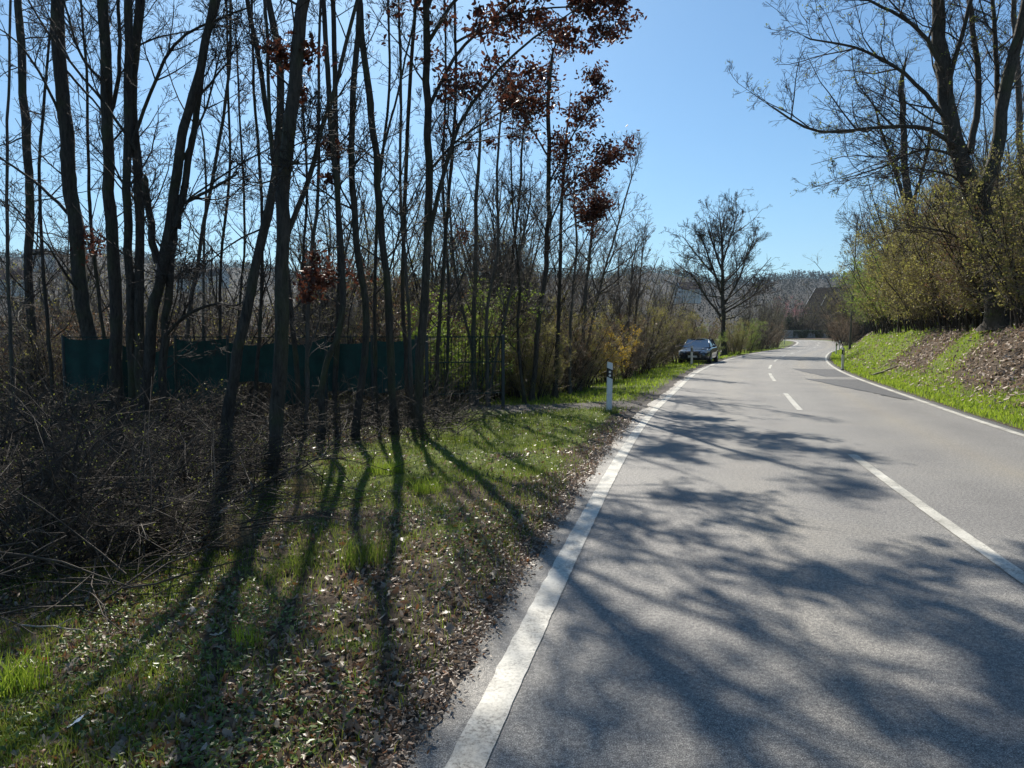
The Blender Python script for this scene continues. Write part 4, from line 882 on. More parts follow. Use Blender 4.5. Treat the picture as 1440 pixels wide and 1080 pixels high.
# ------------------------------------------------------------ fence
def fence():
    x0, y0 = -8.95, 14.6; x1, y1 = -.55, 17.6
    root = thing('fence', 'dark fence covered with green privacy fabric behind the trees', 'fence', (x0, y0, gz(x0, y0)), math.atan2(y1 - y0, x1 - x0))
    Lf = math.hypot(x1 - x0, y1 - y0); n = 7; z0 = gz(x0, y0); gg = np.random.default_rng(5)
    def loc_z(u): return gz(x0 + (x1 - x0) * u / Lf, y0 + (y1 - y0) * u / Lf) - z0
    top = 1.57 - z0
    for i in range(n + 1):
        u = Lf * .80 * i / n; m = MB(); m.tube([(u, 0, loc_z(u) - .2), (u, 0, top + .04)], .03, 8); m.build('post', M['fence_post'], root)
    heights = [(1.35, 0), (1.20, .16), (1.50, .03), (.95, .12), (1.30, .02), (1.25, .10), (1.1, .05)]
    for i in range(n):
        a = Lf * .80 * i / n + .03; b = Lf * .80 * (i + 1) / n - .03; nu, nv = 22, 12; V = []
        for p in range(nu):
            for q in range(nv):
                u = a + (b - a) * p / (nu - 1); t = q / (nv - 1); h, dt = heights[i]
                sag = (.06 + .10 * (i % 3 == 1)) * math.sin(math.pi * (p / (nu - 1)) ** (.7 + .3 * (i % 2))) * (1 - t)
                V.append((u, -.04 + .05 * math.sin(u * 5 + t * 3) * t + .02 * math.sin(u * 17 + i), top - dt - sag - h * t * (1 + .12 * math.sin(u * 2.3 + i))))
        link('privacy_screen', mesh_np('privacy_screen', V, [grid_faces(nu, nv)], M['screen']), root)
    m = MB(); m.tube([(0, .02, top), (Lf * .8, .02, top)], .012, 6); m.build('top_wire', M['fence_metal'], root)
    for k in range(26):
        u = Lf * .8 * (k + .5) / 26; m = MB(); m.tube([(u, -.02, top + .02), (u + .01, -.06, top - .03), (u, -.05, top - .08)], .006, 5); m.build('tie', M['fence_metal'], root)
    # wire gate
    ga = Lf * .8 + .25; gb = Lf + .35
    g_ = thing('wire_gate', 'bare green wire gate at the right end of the fence', 'gate', root.location, root.rotation_euler[2])
    for u in (ga, gb): m = MB(); m.box((u, 0, top / 2 + .0), (.07, .07, top + .1)); m.build('gate_post', M['fence_post'], g_, bevel=.004)
    for zz in (top, top - .6, top - 1.35): m = MB(); m.box(((ga + gb) / 2, 0, zz), (gb - ga - .08, .02, .028)); m.build('rail', M['fence_metal'], g_)
    k = ga + .1
    ms = MB(); ms.tube([(0, 0, 0), (0, 0, 1.33)], .009, 5); bar = ms.mesh('bar', M['fence_metal'])
    while k < gb - .05:
        o = link('bar', bar, g_); o.location = (k, .03, top - 1.33); k += .085
fence()

# ------------------------------------------------------------ marker posts
def marker(label, double=True):
    r = thing('marker_post', label, 'marker post', group='roadside marker posts')
    # rounded triangular section, cut obliquely at the top
    prof = [(-.06, -.035), (-.045, -.05), (.045, -.05), (.06, -.035), (.06, .0), (.03, .045), (-.03, .045), (-.06, .0)]
    def prism(z0, z1, sc, slope=0.0, s1=None):
        m = MB(); n = len(prof); s1 = slope if s1 is None else s1
        V = [(x * sc, y * sc, z0 + s1 * x) for x, y in prof] + [(x * sc, y * sc, z1 + slope * x) for x, y in prof]
        m.add(V, [tuple(range(n))[::-1], tuple(range(n, 2 * n))] + [(i, (i + 1) % n, n + (i + 1) % n, n + i) for i in range(n)]); return m
    prism(-.2, 1.0, 1.0).build('shaft', M['white_pl'], r, bevel=.004)
    prism(.998, 1.045, .93, -.25, 0).build('cap', M['white_pl'], r, bevel=.004)
    prism(.72, .91, 1.035, -.42).build('black_band', M['black_pl'], r)
    for zz in ((.79, .865) if double else (.815,)):
        m = MB()
        if double: m.tube([(-.0, -.0515, zz - .02), (-.0, -.062, zz - .02)], .024, 16)
        else: m.box((0, -.056, zz - .0), (.04, .012, .13))
        m.build('reflector', M['reflector'], r)
    prism(-.2, .05, 1.15).build('foot', M['grey_pl'], r)
    return r
pm = marker('nearest white marker post with two round reflectors beside the gravel track', True)
pm2 = marker('nearest marker post on the right verge, at the bright grass', False)
def mput(o, px, Y, lean=0, rz=0):
    x, y = at_px(px, Y); o.location = (x, y, gz(x, y)); o.rotation_euler = (lean * .3, lean, rz)
mput(pm, 857, 15.3, .01, -.06)
x, y = at_px(1185, 34.0); mput(pm2, 1185, 34.0, .01, .1)
PL = [(972.5, 40.3, 'marker post standing directly in front of the parked car', pm), (1047.5, 72, 'marker post on the left verge right of the round crowned oak', pm), (1082, 88, 'small distant marker post on the left verge near the bend', pm), (1102, 110, 'farthest tilted marker post at the left bend', pm),
      (1175.5, 62, 'second marker post on the right verge, left one of the far pair', pm2), (1180, 80, 'third marker post on the right verge, right one of the far pair', pm2)]
for px, Y, lab, p in PL: o = dup(p, (0, 0, 0), 0, 1, lab); mput(o, px, Y, .12 if px == 1102 else 0, .2)

# ------------------------------------------------------------ the parked car
def car():
    Lc, Wc, Hc = 4.75, 1.86, 1.43
    fx, fy = at_px(974, 42.3); s, L = sd([fx], [fy]); _, _, th = cl_at(L[0]); th = float(th[0])
    r = thing('parked_car', 'dark blue saloon car parked on the grass verge facing the camera', 'car')
    # local: front bumper at y=0 facing -y, rear at +Lc
    r.rotation_euler = (0, 0, th - math.pi / 2 - .03); r.location = (fx, fy, gz(fx, fy) + .0)
    # stations along y: (y, z_bottom, z_belt(top of lower body), halfwidth)
    st = [(0.0, .30, .60, .62), (.04, .22, .68, .74), (.16, .19, .74, .84), (.40, .18, .80, .90), (.85, .18, .86, .925), (1.35, .18, .92, .93), (1.7, .18, .96, .93), (2.4, .18, .97, .93), (3.2, .18, .98, .93), (3.8, .18, .99, .92), (4.3, .20, 1.0, .90), (4.6, .26, .98, .84), (4.72, .32, .92, .76), (4.75, .40, .85, .70)]
    K = 15; V = []
    for (y, zb, zt, hw) in st:
        sec = [(0.0, zb), (.7 * hw, zb), (.93 * hw, zb + .04), (.99 * hw, zb + .18), (hw, zb + .32 * (zt - zb) + .1), (.985 * hw, zb + .72 * (zt - zb)), (.94 * hw, zt - .06), (.86 * hw, zt - .015), (.6 * hw, zt + .015), (0, zt + .03)]
        full = sec + [(-x, z) for x, z in sec[-2:0:-1]]
        V += [(x, y, z) for x, z in full]
    n = 18; F = [(i * n + k, (i + 1) * n + k, (i + 1) * n + (k + 1) % n, i * n + (k + 1) % n) for i in range(len(st) - 1) for k in range(n)]
    F += [tuple(range(n)), tuple((len(st) - 1) * n + k for k in range(n))[::-1]]
    m = MB(); m.add(V, F); b = m.build('body', M['carpaint'], r, smooth=True)
    sub = b.modifiers.new('s', 'SUBSURF'); sub.levels = 1; sub.render_levels = 2
    # greenhouse: bottom and top outlines
    def quad(name, pts, mat, t=.012, lab=None):
        m = MB(); P = [np.array(p, float) for p in pts]; nn = np.cross(P[1] - P[0], P[3] - P[0]); nn /= np.linalg.norm(nn)
        V = P + [p - nn * t for p in P]; m.add(V, [(0, 1, 2, 3), (7, 6, 5, 4), (0, 4, 5, 1), (1, 5, 6, 2), (2, 6, 7, 3), (3, 7, 4, 0)]); return m.build(name, mat, r, label=lab)
    gb = [(-.80, 1.30, .93), (.80, 1.30, .93), (.80, 4.15, 1.0), (-.80, 4.15, 1.0)]; gt = [(-.59, 2.02, 1.385), (.59, 2.02, 1.385), (.60, 3.35, 1.39), (-.60, 3.35, 1.39)]
    mr = MB()   # roof shell, slightly crowned, with the pillars
    nx, ny = 9, 9; V = []
    for j in range(ny):
        for i in range(nx):
            u, v_ = i / (nx - 1) * 2 - 1, j / (ny - 1); y = 1.98 + v_ * 1.42
            V.append((u * .60, y, 1.375 + .055 * (1 - u * u) + .02 * math.sin(math.pi * v_)))
    mr.add(V, [(j * nx + i, j * nx + i + 1, (j + 1) * nx + i + 1, (j + 1) * nx + i) for j in range(ny - 1) for i in range(nx - 1)])
    o = mr.build('roof', M['carpaint'], r, smooth=True); so = o.modifiers.new('t', 'SOLIDIFY'); so.thickness = .03
    for sx in (-1, 1):
        m = MB(); m.tube([(sx * .80, 1.28, .92), (sx * .70, 1.68, 1.18), (sx * .60, 2.02, 1.385)], .03, 8); m.tube([(sx * .60, 2.02, 1.39), (sx * .62, 2.7, 1.41), (sx * .61, 3.38, 1.39)], .028, 8)
        m.tube([(sx * .61, 3.38, 1.39), (sx * .72, 3.8, 1.2), (sx * .80, 4.2, 1.0)], .05, 8); m.tube([(sx * .625, 2.72, 1.39), (sx * .82, 2.78, .97)], .025, 8); m.build('pillar', M['carpaint'], r, smooth=True)
        quad('side_window', [(sx * .80, 1.42, .95), (sx * .82, 2.74, .97), (sx * .61, 2.70, 1.37), (sx * .585, 2.06, 1.36)][::sx], M['carglass'])
        quad('side_window', [(sx * .82, 2.80, .97), (sx * .80, 4.0, .99), (sx * .61, 3.34, 1.36), (sx * .61, 2.76, 1.37)][::sx], M['carglass'])
        # door mirror
        m = MB(); m.box((sx * .99, 1.55, 1.0), (.20, .10, .13), 0, .8); o = m.build('mirror', M['carpaint'], r, bevel=.03)
        # headlight: slanted lens
        m = MB(); V = [(sx * .44, .025, .62), (sx * .80, .12, .63), (sx * .88, .40, .70), (sx * .86, .42, .78), (sx * .76, .16, .745), (sx * .46, .05, .70)]; V2 = [(x, y + .06, z) for x, y, z in V]
        V = [(x, y - .02, z) for x, y, z in V]; m.add(V + V2, [tuple(range(6)), tuple(range(11, 5, -1))] + [(i, (i + 1) % 6, 6 + (i + 1) % 6, 6 + i) for i in range(6)]); m.build('headlight', M['lamp'], r)
        # air intake and grille half
        m = MB(); m.box((sx * .62, .035, .36), (.30, .06, .12), 0, .9); m.build('air_intake', M['blackgrille'], r, bevel=.01)
        m = MB(); m.box((sx * .20, -.005, .61), (.30, .07, .17), 0, .92); g_ = m.build('grille', M['blackgrille'], r, bevel=.02)
        m = MB()
        for k in range(8): m.box((sx * .20 - .12 + k * .034, -.045, .61), (.008, .012, .14))
        m.build('grille_bars', M['chrome'], g_)
        m = MB(); m.box((sx * .30, 4.74, .80), (.0001 + .5, .03, .10)); m.build('tail_light', M['roofred'], r)
        for y in (.88, 3.72):
            w_ = thing('wheel', None, None)
            w_.parent = r; w_.location = (sx * .83, y, .33)
            def lathe(prof, n=28):
                m = MB(); V = []; 
                for (ax, rad) in prof:
                    for k in range(n): a = 2 * math.pi * k / n; V.append((ax * sx, rad * math.cos(a), rad * math.sin(a)))
                m.add(V, [(i * n + k, i * n + (k + 1) % n, (i + 1) * n + (k + 1) % n, (i + 1) * n + k) for i in range(len(prof) - 1) for k in range(n)]); return m
            lathe([(-.10, .22), (-.11, .30), (-.08, .335), (.08, .335), (.11, .315), (.115, .24), (.10, .23)]).build('tyre', M['rubber'], w_, smooth=True)
            m = lathe([(-.10, .23), (.02, .225), (.10, .232)])
            for k in range(10):
                a = 2 * math.pi * k / 10; m.tube([(sx * .085, .04 * math.cos(a), .04 * math.sin(a)), (sx * .095, .225 * math.cos(a + .1), .225 * math.sin(a + .1))], .016, 5)
            m.tube([(sx * .06, 0, 0), (sx * .10, 0, 0)], .05, 10); m.build('rim', M['chrome'], w_)
            m = lathe([(.098, .0), (.1, .34), (.103, .36), (.095, .375)]); 
            m2 = MB(); n2 = 16; V = []
            for k in range(n2 + 1):
                a = math.pi * k / n2 - 0.0
                for (q, ax) in ((.36, .105), (.395, .10)): V.append((sx * (.83 + ax) , y + q * math.cos(a), .33 + q * math.sin(a) * .93))
            m2.add(V, [(2 * k, 2 * k + 1, 2 * k + 3, 2 * k + 2) for k in range(n2)]); m2.build('wheel_arch', M['blackgrille'], r)
    quad('windscreen', [(-.79, 1.29, .935), (.79, 1.29, .935), (.575, 2.0, 1.385), (-.575, 2.0, 1.385)], M['carglass'])
    quad('rear_window', [(.76, 4.14, 1.005), (-.76, 4.14, 1.005), (-.575, 3.4, 1.385), (.575, 3.4, 1.385)], M['carglass'])
    m = MB(); m.box((0, -.03, .42), (.52, .02, .11)); m.build('number_plate', M['plate'], r)
    m = MB(); m.box((0, .0, .30), (1.3, .06, .10), 0, .95); m.build('bumper_lip', M['blackgrille'], r, bevel=.01)
    for sx in (-1, 1):
        m = MB(); m.tube([(sx * .42, .25, .80), (sx * .60, 1.25, .955)], .010, 6); m.build('bonnet_crease', M['carpaint'], r, smooth=True)
car()

# ------------------------------------------------------------ stone wall at the bend
def stone_wall():
    xa, ya = at_px(1092, 150); xb, yb = at_px(1157, 146); z = min(gz(xa, ya), gz(xb, yb)) - .1; Lw = math.hypot(xb - xa, yb - ya); print('WALL', xa, ya, xb, yb, gz(xa, ya), gz(xb, yb), sd([xa, xb], [ya, yb])); ang = math.atan2(yb - ya, xb - xa)
    r = thing('stone_wall', 'low stone garden wall overgrown with ivy at the road bend', 'wall', (xa, ya, z), ang)
    m = MB(); m.box((Lw / 2, .16, .6), (Lw, .26, 2.1)); m.build('core', M['mortar'], r)
    h = 1.55; gg = random.Random(4); meshes = []
    for k in range(4):
        mm = MB(); mm.box((0, 0, 0), (.78 + .1 * k, .22, .34)); me = mm.mesh('stone', M['stone']); meshes.append(me)
    zz = -.1; row = 0
    while zz < h:
        xx = (row % 2) * .4
        while xx < Lw:
            o = link('stone', meshes[gg.randrange(4)], r); o.location = (xx + .4, -.02 - gg.uniform(0, .05), zz + .18); o.rotation_euler = (gg.uniform(-.04, .04), 0, gg.uniform(-.05, .05)); xx += .92
        zz += .38; row += 1
    m = MB(); m.box((Lw / 2, .12, h + .22), (Lw + .1, .5, .14)); m.build('coping', M['stone'], r)
    g = np.random.default_rng(9); n = 3600; xx = g.uniform(Lw * .35, Lw, n); hh = g.random(n) * 1.9; kk = fbm(xx, hh * 0 + 3, 1.3, 3) * 2.4 > (1.9 - hh) * .9 + g.random(n) * .3
    Pn = np.stack([xx, -.16 - g.random(n) * .14, hh - .1], 1)[kk]
    link('ivy', leaf_mesh('ivy', Pn, .16 * g.uniform(.6, 1.2, len(Pn)), .9, M['ivy'], iso=True), r, kind='stuff')
stone_wall()
for kd, px, Y, sc, dz, lab in (('ever', 1098, 160, 1.9, 0, 'dark evergreen bush behind the stone wall, left'), ('ever', 1116, 158, 1.6, 0, 'dark evergreen bush behind the stone wall, below the blossom'), ('pink', 1106, 172, 1.8, 2.5, 'pink blossoming tree above the stone wall'),
                               ('bare', 1130, 156, 2.4, 0, 'grey bushy tree behind the stone wall middle'), ('tall', 1145, 160, 1.7, 0, 'grey leafless thicket behind the right wall end'), ('ever', 1168, 140, 1.2, 0, 'dark bush at the right end of the stone wall'),
                               ('tall', 1178, 138, 1.6, 0, 'bare thicket right of the stone wall'), ('bare', 1180, 122, 2.0, 0, 'bare shrub at the outside of the bend'), ('brown', 1188, 104, 1.6, 0, 'brown shrub at the outside of the bend'),
                               ('tall', 1168, 150, 1.9, 0, 'bare thicket in front of the dark roofed house'), ('bare', 1158, 156, 2.6, 0, 'grey shrub in front of the dark roofed house'), ('brown', 1182, 140, 2.4, 0, 'brown shrub hiding the annexe wall'), ('tall', 1195, 118, 2.0, 0, 'tall bare thicket right of the dark roofed house'), ('bare', 1176, 165, 2.8, 0, 'tall grey shrub against the gable of the dark roofed house'),
   ('tall', 1122, 175, 1.7, 1, 'tawny leafless thicket left of the house roof'), ('tall', 1085, 170, 1.8, 0, 'reddish bare thicket left of the pink tree'), ('tall', 1070, 150, 1.6, 0, 'bare thicket behind the last hedge shrub')):
    x, y = at_px(px, Y); place(kd, x, y, sc, lab, dz=dz)

# ------------------------------------------------------------ houses
def house(x, y, z, rz, Wd, Dp, Hh, Rh, wall, roof, label, verge=True, group=None):
    r = thing('house', label, 'house', (x, y, z), rz, group)
    m = MB(); m.box((0, 0, Hh / 2 - 1), (Wd, Dp, Hh + 2)); V = [(-Wd / 2, -Dp / 2, Hh), (-Wd / 2, Dp / 2, Hh), (-Wd / 2, 0, Hh + Rh), (Wd / 2, -Dp / 2, Hh), (Wd / 2, Dp / 2, Hh), (Wd / 2, 0, Hh + Rh)]
    m.add(V, [(0, 2, 1), (3, 4, 5)]); m.build('wall', wall, r)
    e = .5; t = .22; zz = Hh - e * Rh / (Dp / 2)
    for sg in (-1, 1):
        m = MB(); a = (sg * (Dp / 2 + e), zz + .06); b = (0, Hh + Rh + .06)
        V = [(-Wd / 2 - e, a[0], a[1]), (Wd / 2 + e, a[0], a[1]), (Wd / 2 + e, b[0], b[1]), (-Wd / 2 - e, b[0], b[1])]
        V += [(x_, y_, z_ + t) for x_, y_, z_ in V]; m.add(V, [(3, 2, 1, 0), (4, 5, 6, 7), (0, 1, 5, 4), (1, 2, 6, 5), (2, 3, 7, 6), (3, 0, 4, 7)]); rf = m.build('roof', roof, r)
        m = MB(); m.tube([(-Wd / 2 - e, a[0], a[1] - .02), (Wd / 2 + e, a[0], a[1] - .02)], .08, 6); m.build('gutter', M['trimw'], rf)
        if verge:
            for sx in (-1, 1):
                m = MB(); q = sx * (Wd / 2 + e + .04); P = [(q, a[0], a[1] - .15), (q, b[0], b[1] - .15), (q, b[0], b[1] + t + .05), (q, a[0], a[1] + t + .05)]; P2 = [(q + sx * .06, y_, z_) for _, y_, z_ in P]
                m.add(P + P2, [(0, 1, 2, 3), (7, 6, 5, 4), (0, 4, 5, 1), (1, 5, 6, 2), (2, 6, 7, 3), (3, 7, 4, 0)]); m.build('verge_board', M['trimw'], rf)
    m = MB(); m.box((Wd * .2, Dp * .1, Hh + Rh + .3), (.7, .6, 1.6)); m.build('chimney', M['roofred'], r)
    nw = max(2, int(Wd / 3))
    for fl in range(max(1, int(Hh / 2.8))):
        for i in range(nw):
            for sg in (-1, 1):
                cx = -Wd / 2 + Wd * (i + .5) / nw; cz = 1.5 + fl * 2.8
                m = MB(); m.box((cx, sg * (Dp / 2 + .02), cz), (1.3, .1, 1.35)); f = m.build('window', M['trimw'], r); m = MB(); m.box((cx, sg * (Dp / 2 + .06), cz), (1.1, .06, 1.15)); m.build('pane', M['pane'], f)
        for i in range(2):
            cy = -Dp / 4 + Dp / 2 * i
            for sx in (-1, 1): m = MB(); m.box((sx * (Wd / 2 + .02), cy, 1.5 + fl * 2.8), (.1, 1.2, 1.35)); f = m.build('window', M['trimw'], r); m = MB(); m.box((sx * (Wd / 2 + .06), cy, 1.5 + fl * 2.8), (.06, 1.0, 1.15)); m.build('pane', M['pane'], f)
    return r
def hput(px, Y, ztop, rz, *a, **k):
    x, y = at_px(px, Y); tot = a[2] + a[3]; return house(x, y, ztop - tot, rz, *a, **k)
hput(1186, 185, 1.6 + 185 * 67 / FPX, R(-52), 15, 12, 6, 6, M['wall2'], M['roof'], 'dark roofed house with white verge boards above the bend')
hput(1190, 176, 1.6 + 176 * 55 / FPX, R(-52), 10, 8, 5, 4.2, M['wall'], M['roof'], 'lower dark roofed annexe in front of the bend house')
VH = [(22, 330, 92, R(20), 12, 10, 6, 4.5, 'wall', 'roofred', 'pale house with red roof glimpsed at the far left'), (60, 420, 120, R(-15), 13, 10, 6, 5, 'wall', 'roof', 'white gabled house glimpsed between larch and alder'),
      (112, 380, 88, R(35), 12, 10, 6, 4.5, 'wall2', 'roofred', 'ochre house glimpsed beside the leaning dark trunk'), (272, 430, 88, R(10), 14, 10, 6, 4, 'wall', 'roof', 'white house glimpsed just right of the multi stemmed tree'),
      (308, 520, 92, R(-25), 13, 10, 6, 5, 'wall', 'roof', 'small white house glimpsed left of the leaning trunk'), (640, 480, 80, R(15), 12, 10, 6, 4, 'wall', 'roofred', 'white house glimpsed behind the willow stems'),
      (440, 450, 78, R(40), 12, 10, 6, 4, 'wall2', 'roof', 'ochre house glimpsed behind the cherry stem'), (965, 420, 74, R(15), 12, 10, 6, 4, 'wall', 'roofred', 'pale house roof glimpsed left of the round crowned oak')]
for px, Y, dy, rz, wd, dp, hh, rh, wl, rf, lab in VH: hput(px, Y, 1.6 + Y * dy / FPX, rz, wd, dp, hh, rh, M[wl], M[rf], lab)

# ------------------------------------------------------------ far wooded hills
N = 13000; g = np.random.default_rng(77)
az = np.radians(g.uniform(-44, 42, N)); rd = 260 + 1400 * g.random(N) ** .75; x = np.sin(az) * rd; y = np.cos(az) * rd
s, L = sd(x, y); k = (np.abs(s) > 18); x, y, rd, s, L = x[k], y[k], rd[k], s[k], L[k]; z = terrain(x, y, s, L, fine=False)
k = fbm(x, y, .006, 3) > np.where(rd > 900, .0, .33); x, y, z, rd = x[k], y[k], z[k], rd[k]; N = len(x)
C = 18; H = g.uniform(7, 14, N); con = g.random(N) < .3
t = g.random((N, C)); a = g.uniform(0, 6.283, (N, C)); wd = np.where(con[:, None], (1 - t) * .24, np.sqrt(np.clip(1 - (2 * t - 1.05) ** 2, .02, 1)) * .36) * np.sqrt(g.random((N, C)))
cx = x[:, None] + np.cos(a) * wd * H[:, None]; cy = y[:, None] + np.sin(a) * wd * H[:, None]; cz = z[:, None] + H[:, None] * (.08 + .92 * t)
cen = np.stack([cx, cy, cz], -1).reshape(-1, 1, 3)
V = cen + g.normal(size=(N * C, 3, 3)) * (np.repeat(H * (.03 + .035 * sstep(400, 1200, rd)), C)[:, None, None]) * np.array([1, 1, 1.3])
me = mesh_np('forest', V, [np.arange(N * C * 3).reshape(-1, 3)], M['forest'], smooth=False)
link('forest', me, kind='stuff', label='wooded hills fading into haze along the horizon', cat='forest')

# ------------------------------------------------------------ small things on the ground
def stick(name, label, pa, pb, w_, mat, lift=.03, cat='branch', bend=.05, seed=1, cut=None, twig=True):
    g = np.random.default_rng(seed); xa, ya = ghit(*pa); xb, yb = ghit(*pb)
    P0 = np.array([xa, ya, gz(xa, ya) + lift]); P1 = np.array([xb, yb, gz(xb, yb) + lift])
    n = 9; t = np.linspace(0, 1, n)[:, None]; P = P0 * (1 - t) + P1 * t + g.normal(size=(n, 3)) * bend * np.linalg.norm(P1 - P0) * .25 * np.sin(np.pi * t)
    for i in range(n): P[i, 2] = max(P[i, 2], gz(P[i, 0], P[i, 1]) + w_ * .6)
    r = thing(name, label, cat, tuple(P0)); Rr = np.linspace(w_, w_ * .6, n)
    V, F = tubes([((P - P0)[None], Rr[None], 8)]); link('wood', mesh_np('wood', V, F, mat), r)
    if cut is not None:
        for e in (0, -1):
            m = MB(); d = unit(P[1] - P[0]) if e == 0 else unit(P[-1] - P[-2]); c = P[e] - P0; m.tube([c - d * .006, c + d * .006], Rr[e] * .98, 10); m.build('cut_end', cut, r)
    if twig:
        A, AR = grow(P[None] - P0, Rr[None], 5, .3, 1, -.35, 40, .05, .15, 5, .01, g, .4, .003); V, F = tubes([(A, AR, 4)]); link('side_twigs', mesh_np('side_twigs', V, F, mat), r)
    return r
stick('fallen_branch', 'bleached branch lying across the grass on the right bank', (1226, 529), (1262, 515), .05, M['deadwood'], seed=3, twig=False)
stick('cut_log', 'short sawn grey log lying in the brambles at left', (50, 652), (80, 636), .07, M['deadwood'], .1, 'log', .01, 4, M['wood'], False)
stick('fallen_branch', 'long thin pale branch lying slanted in the brushwood', (215, 730), (290, 705), .02, M['deadwood'], .12, seed=5)
stick('fallen_branch', 'bent bare branch lying below the leaning trunk', (300, 745), (345, 700), .018, M['deadwood'], .1, seed=6)
stick('fallen_branch', 'dark branch lying near the twin trunk shadows', (60, 800), (200, 760), .015, M['twig_grey'], .08, seed=7)
stick('fallen_branch', 'dead branch lying behind the tall oak foot', (460, 585), (590, 575), .03, M['twig_grey'], .25, seed=8)
stick('fallen_branch', 'thin twig lying on the leaves at lower left', (28, 890), (120, 893), .006, M['deadwood'], .04, seed=9)
# tree stump splinter beside the leaning tree
xs, ys = ghit(293, 618)
st_ = thing('tree_stump', 'small splintered pale stump left of the leaning trunk foot', 'stump', (xs, ys, gz(xs, ys)))
m = MB(); m.tube([(0, 0, -.1), (0, 0, .15), (.02, 0, .3)], [.10, .08, .06], 9); m.build('stump_wood', M['bark_grey'], st_, smooth=True)
for k in range(5): m = MB(); a = k * 1.25; m.tube([(.04 * math.cos(a), .04 * math.sin(a), .25), (.06 * math.cos(a) + .02, .06 * math.sin(a), .36 + .05 * (k % 3))], [.02, .004], 5); m.build('splinter', M['deadwood'], st_)
# brushwood: nobody could count these crossing sticks
g = np.random.default_rng(15); n = 2200
yy = 4.5 + 10.7 * g.random(n); xx = -.26 * yy - .5 - g.random(n) * (yy * .50 + 1.0) + .6 * g.normal(size=n); s, L = sd(xx, yy); k = -s > 5.5 + .5 * fbm(xx, yy, .9, 2); xx, yy = xx[k], yy[k]; n = len(xx); zz = terrain(xx, yy)
th = g.uniform(0, 6.28, n); ln = g.uniform(.4, 1.7, n); el = g.normal(.18, .3, n); d = np.stack([np.cos(th) * np.cos(el), np.sin(th) * np.cos(el), np.sin(el)], 1)
p0 = np.stack([xx, yy, zz + g.random(n) ** 2 * .5], 1); P = [p0]
for k in range(4): d = unit(d + .12 * g.normal(size=(n, 3)) - np.array([0, 0, .05])); P.append(P[-1] + d * (ln / 4)[:, None])
P = np.stack(P, 1); P[:, :, 2] = np.maximum(P[:, :, 2], terrain(P[:, :, 0], P[:, :, 1], fine=False) + .02)
RR = (g.uniform(.003, .009, n))[:, None] * np.linspace(1, .4, 5)[None]
A, AR = grow(P, RR, 2, .2, 1, -.4, 40, 0, .15, 3, .012, g, .5, .0022)
V, F = tubes([(P, RR, 5), (A, AR, 3)]); link('brushwood', mesh_np('brushwood', V, F, M['twig_dark']), kind='stuff', label='tangled dry brushwood under the left trees', cat='brushwood')
n = 1500; yy = g.uniform(12.0, 16.6, n); xx = g.uniform(-9.5, -.9, n) * (.75 + .25 * yy / 16); zz = terrain(xx, yy); th = g.uniform(0, 6.28, n); ln = g.uniform(.4, 1.3, n); el = g.normal(.6, .45, n)
d = np.stack([np.cos(th) * np.cos(el), np.sin(th) * np.cos(el), np.sin(el)], 1); P = [np.stack([xx, yy, zz + g.random(n) ** 2 * .3], 1)]
for k in range(4): d = unit(d + .14 * g.normal(size=(n, 3)) - np.array([0, 0, .06])); P.append(P[-1] + d * (ln / 4)[:, None])
P = np.stack(P, 1); RR = (g.uniform(.004, .009, n))[:, None] * np.linspace(1, .4, 5)[None]; A, AR = grow(P, RR, 3, .2, 1, -.45, 40, 0, .15, 3, .012, g, .5, .003)
V, F = tubes([(P, RR, 4), (A, AR, 3)]); link('undergrowth', mesh_np('undergrowth', V, F, M['twig_dark']), kind='stuff', label='tangled undergrowth of dry canes in front of the fence', cat='undergrowth')
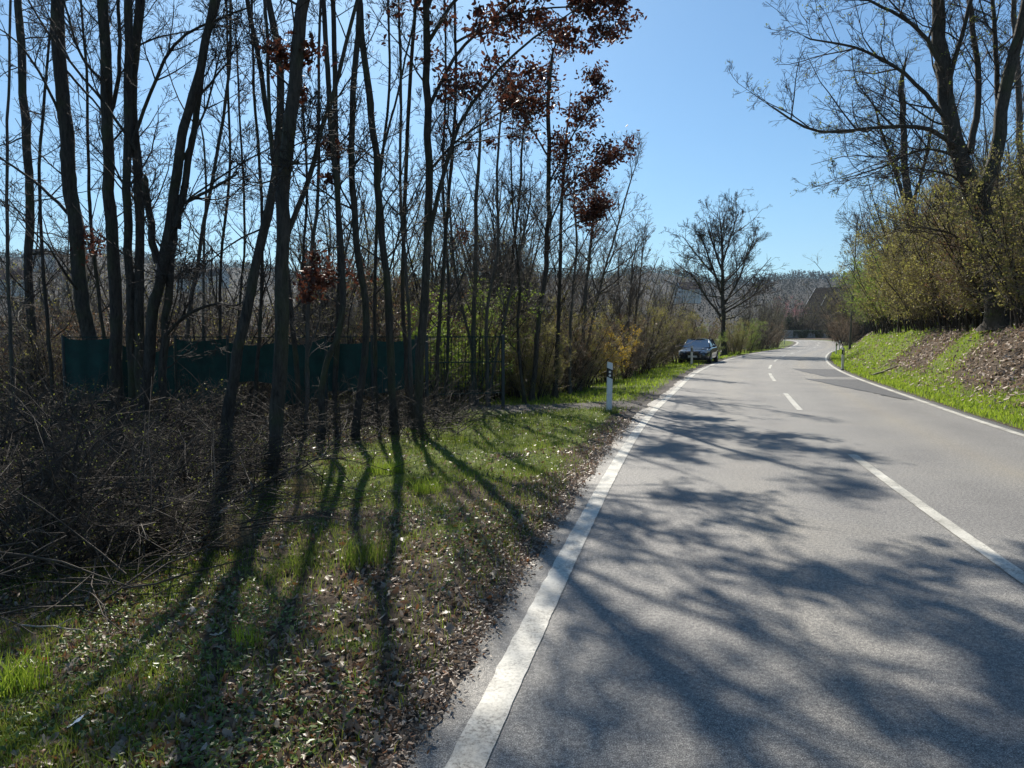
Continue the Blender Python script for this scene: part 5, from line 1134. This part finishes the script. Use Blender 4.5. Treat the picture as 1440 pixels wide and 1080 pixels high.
# grass tufts
def tuft(label, px, py, n, h, w_, rad, mat, name='grass_tuft'):
    x, y = ghit(px, py); r = thing(name, label, 'grass tuft', (x, y, gz(x, y)), group='grass tufts on the verge'); a = rng.uniform(0, 6.28, n); q = rad * np.sqrt(rng.random(n))
    P = np.stack([np.cos(a) * q, np.sin(a) * q, np.zeros(n)], 1); link('blades', blades('blades', P, h, w_, mat, .45), r, kind='stuff'); return r
tuft('bright green grass tuft at the lower left picture edge', 32, 985, 150, .26, .006, .12, M['grass_b'])
tuft('green grass tuft left of the alder shadow', 350, 908, 70, .17, .005, .08, M['grass_b'])
tuft('tall grass tuft in the second trunk shadow', 512, 790, 200, .26, .006, .18, M['grass'])
tuft('bright grass tuft between two trunk shadows', 600, 690, 160, .2, .006, .16, M['grass_b'])
tuft('grass tuft beside the tall oak foot', 540, 665, 260, .22, .006, .22, M['grass_b'])
tuft('straw coloured dry grass tuft left of the thick trunk shadow', 332, 770, 260, .30, .004, .15, M['drygrass'], 'dry_grass_tuft')
tuft('dry grass tuft at the foot of the thick near trunk', 425, 690, 200, .25, .004, .2, M['drygrass'], 'dry_grass_tuft')
tuft('grass tuft at the foot of the near marker post', 862, 582, 120, .16, .006, .14, M['grass'])
tuft('grass tuft halfway along the verge edge', 640, 625, 220, .2, .006, .25, M['grass'])
# crumpled paper
xs, ys = ghit(108, 1030); pp = thing('paper_scrap', 'crumpled pale paper scrap among the leaves at lower left', 'litter', (xs, ys, gz(xs, ys) + .03)); g = np.random.default_rng(2)
V = [(i * .018 - .035, j * .02 - .04, .02 * g.random() + .012 * i) for i in range(5) for j in range(5)]; link('sheet', mesh_np('sheet', V, [grid_faces(5, 5)], M['paper'], smooth=False), pp)

# ------------------------------------------------------------ haze over the valley
hz = MB(); hz.box((0, 900, 150), (5200, 3700, 360)); me = hz.mesh('haze', [])
hm = bpy.data.materials.new('haze_air'); hm.use_nodes = True; n_ = hm.node_tree.nodes; n_.remove(n_['Principled BSDF'])
pv = n_.new('ShaderNodeVolumePrincipled'); pv.inputs['Color'].default_value = (.70, .86, 1.0, 1); pv.inputs['Density'].default_value = .00013; pv.inputs['Anisotropy'].default_value = .0
hm.node_tree.links.new(pv.outputs[0], n_['Material Output'].inputs['Volume']); me.materials.append(hm)
HAZE = True
if HAZE: link('haze', me, kind='stuff', label='thin blue haze in the air over the valley', cat='haze')
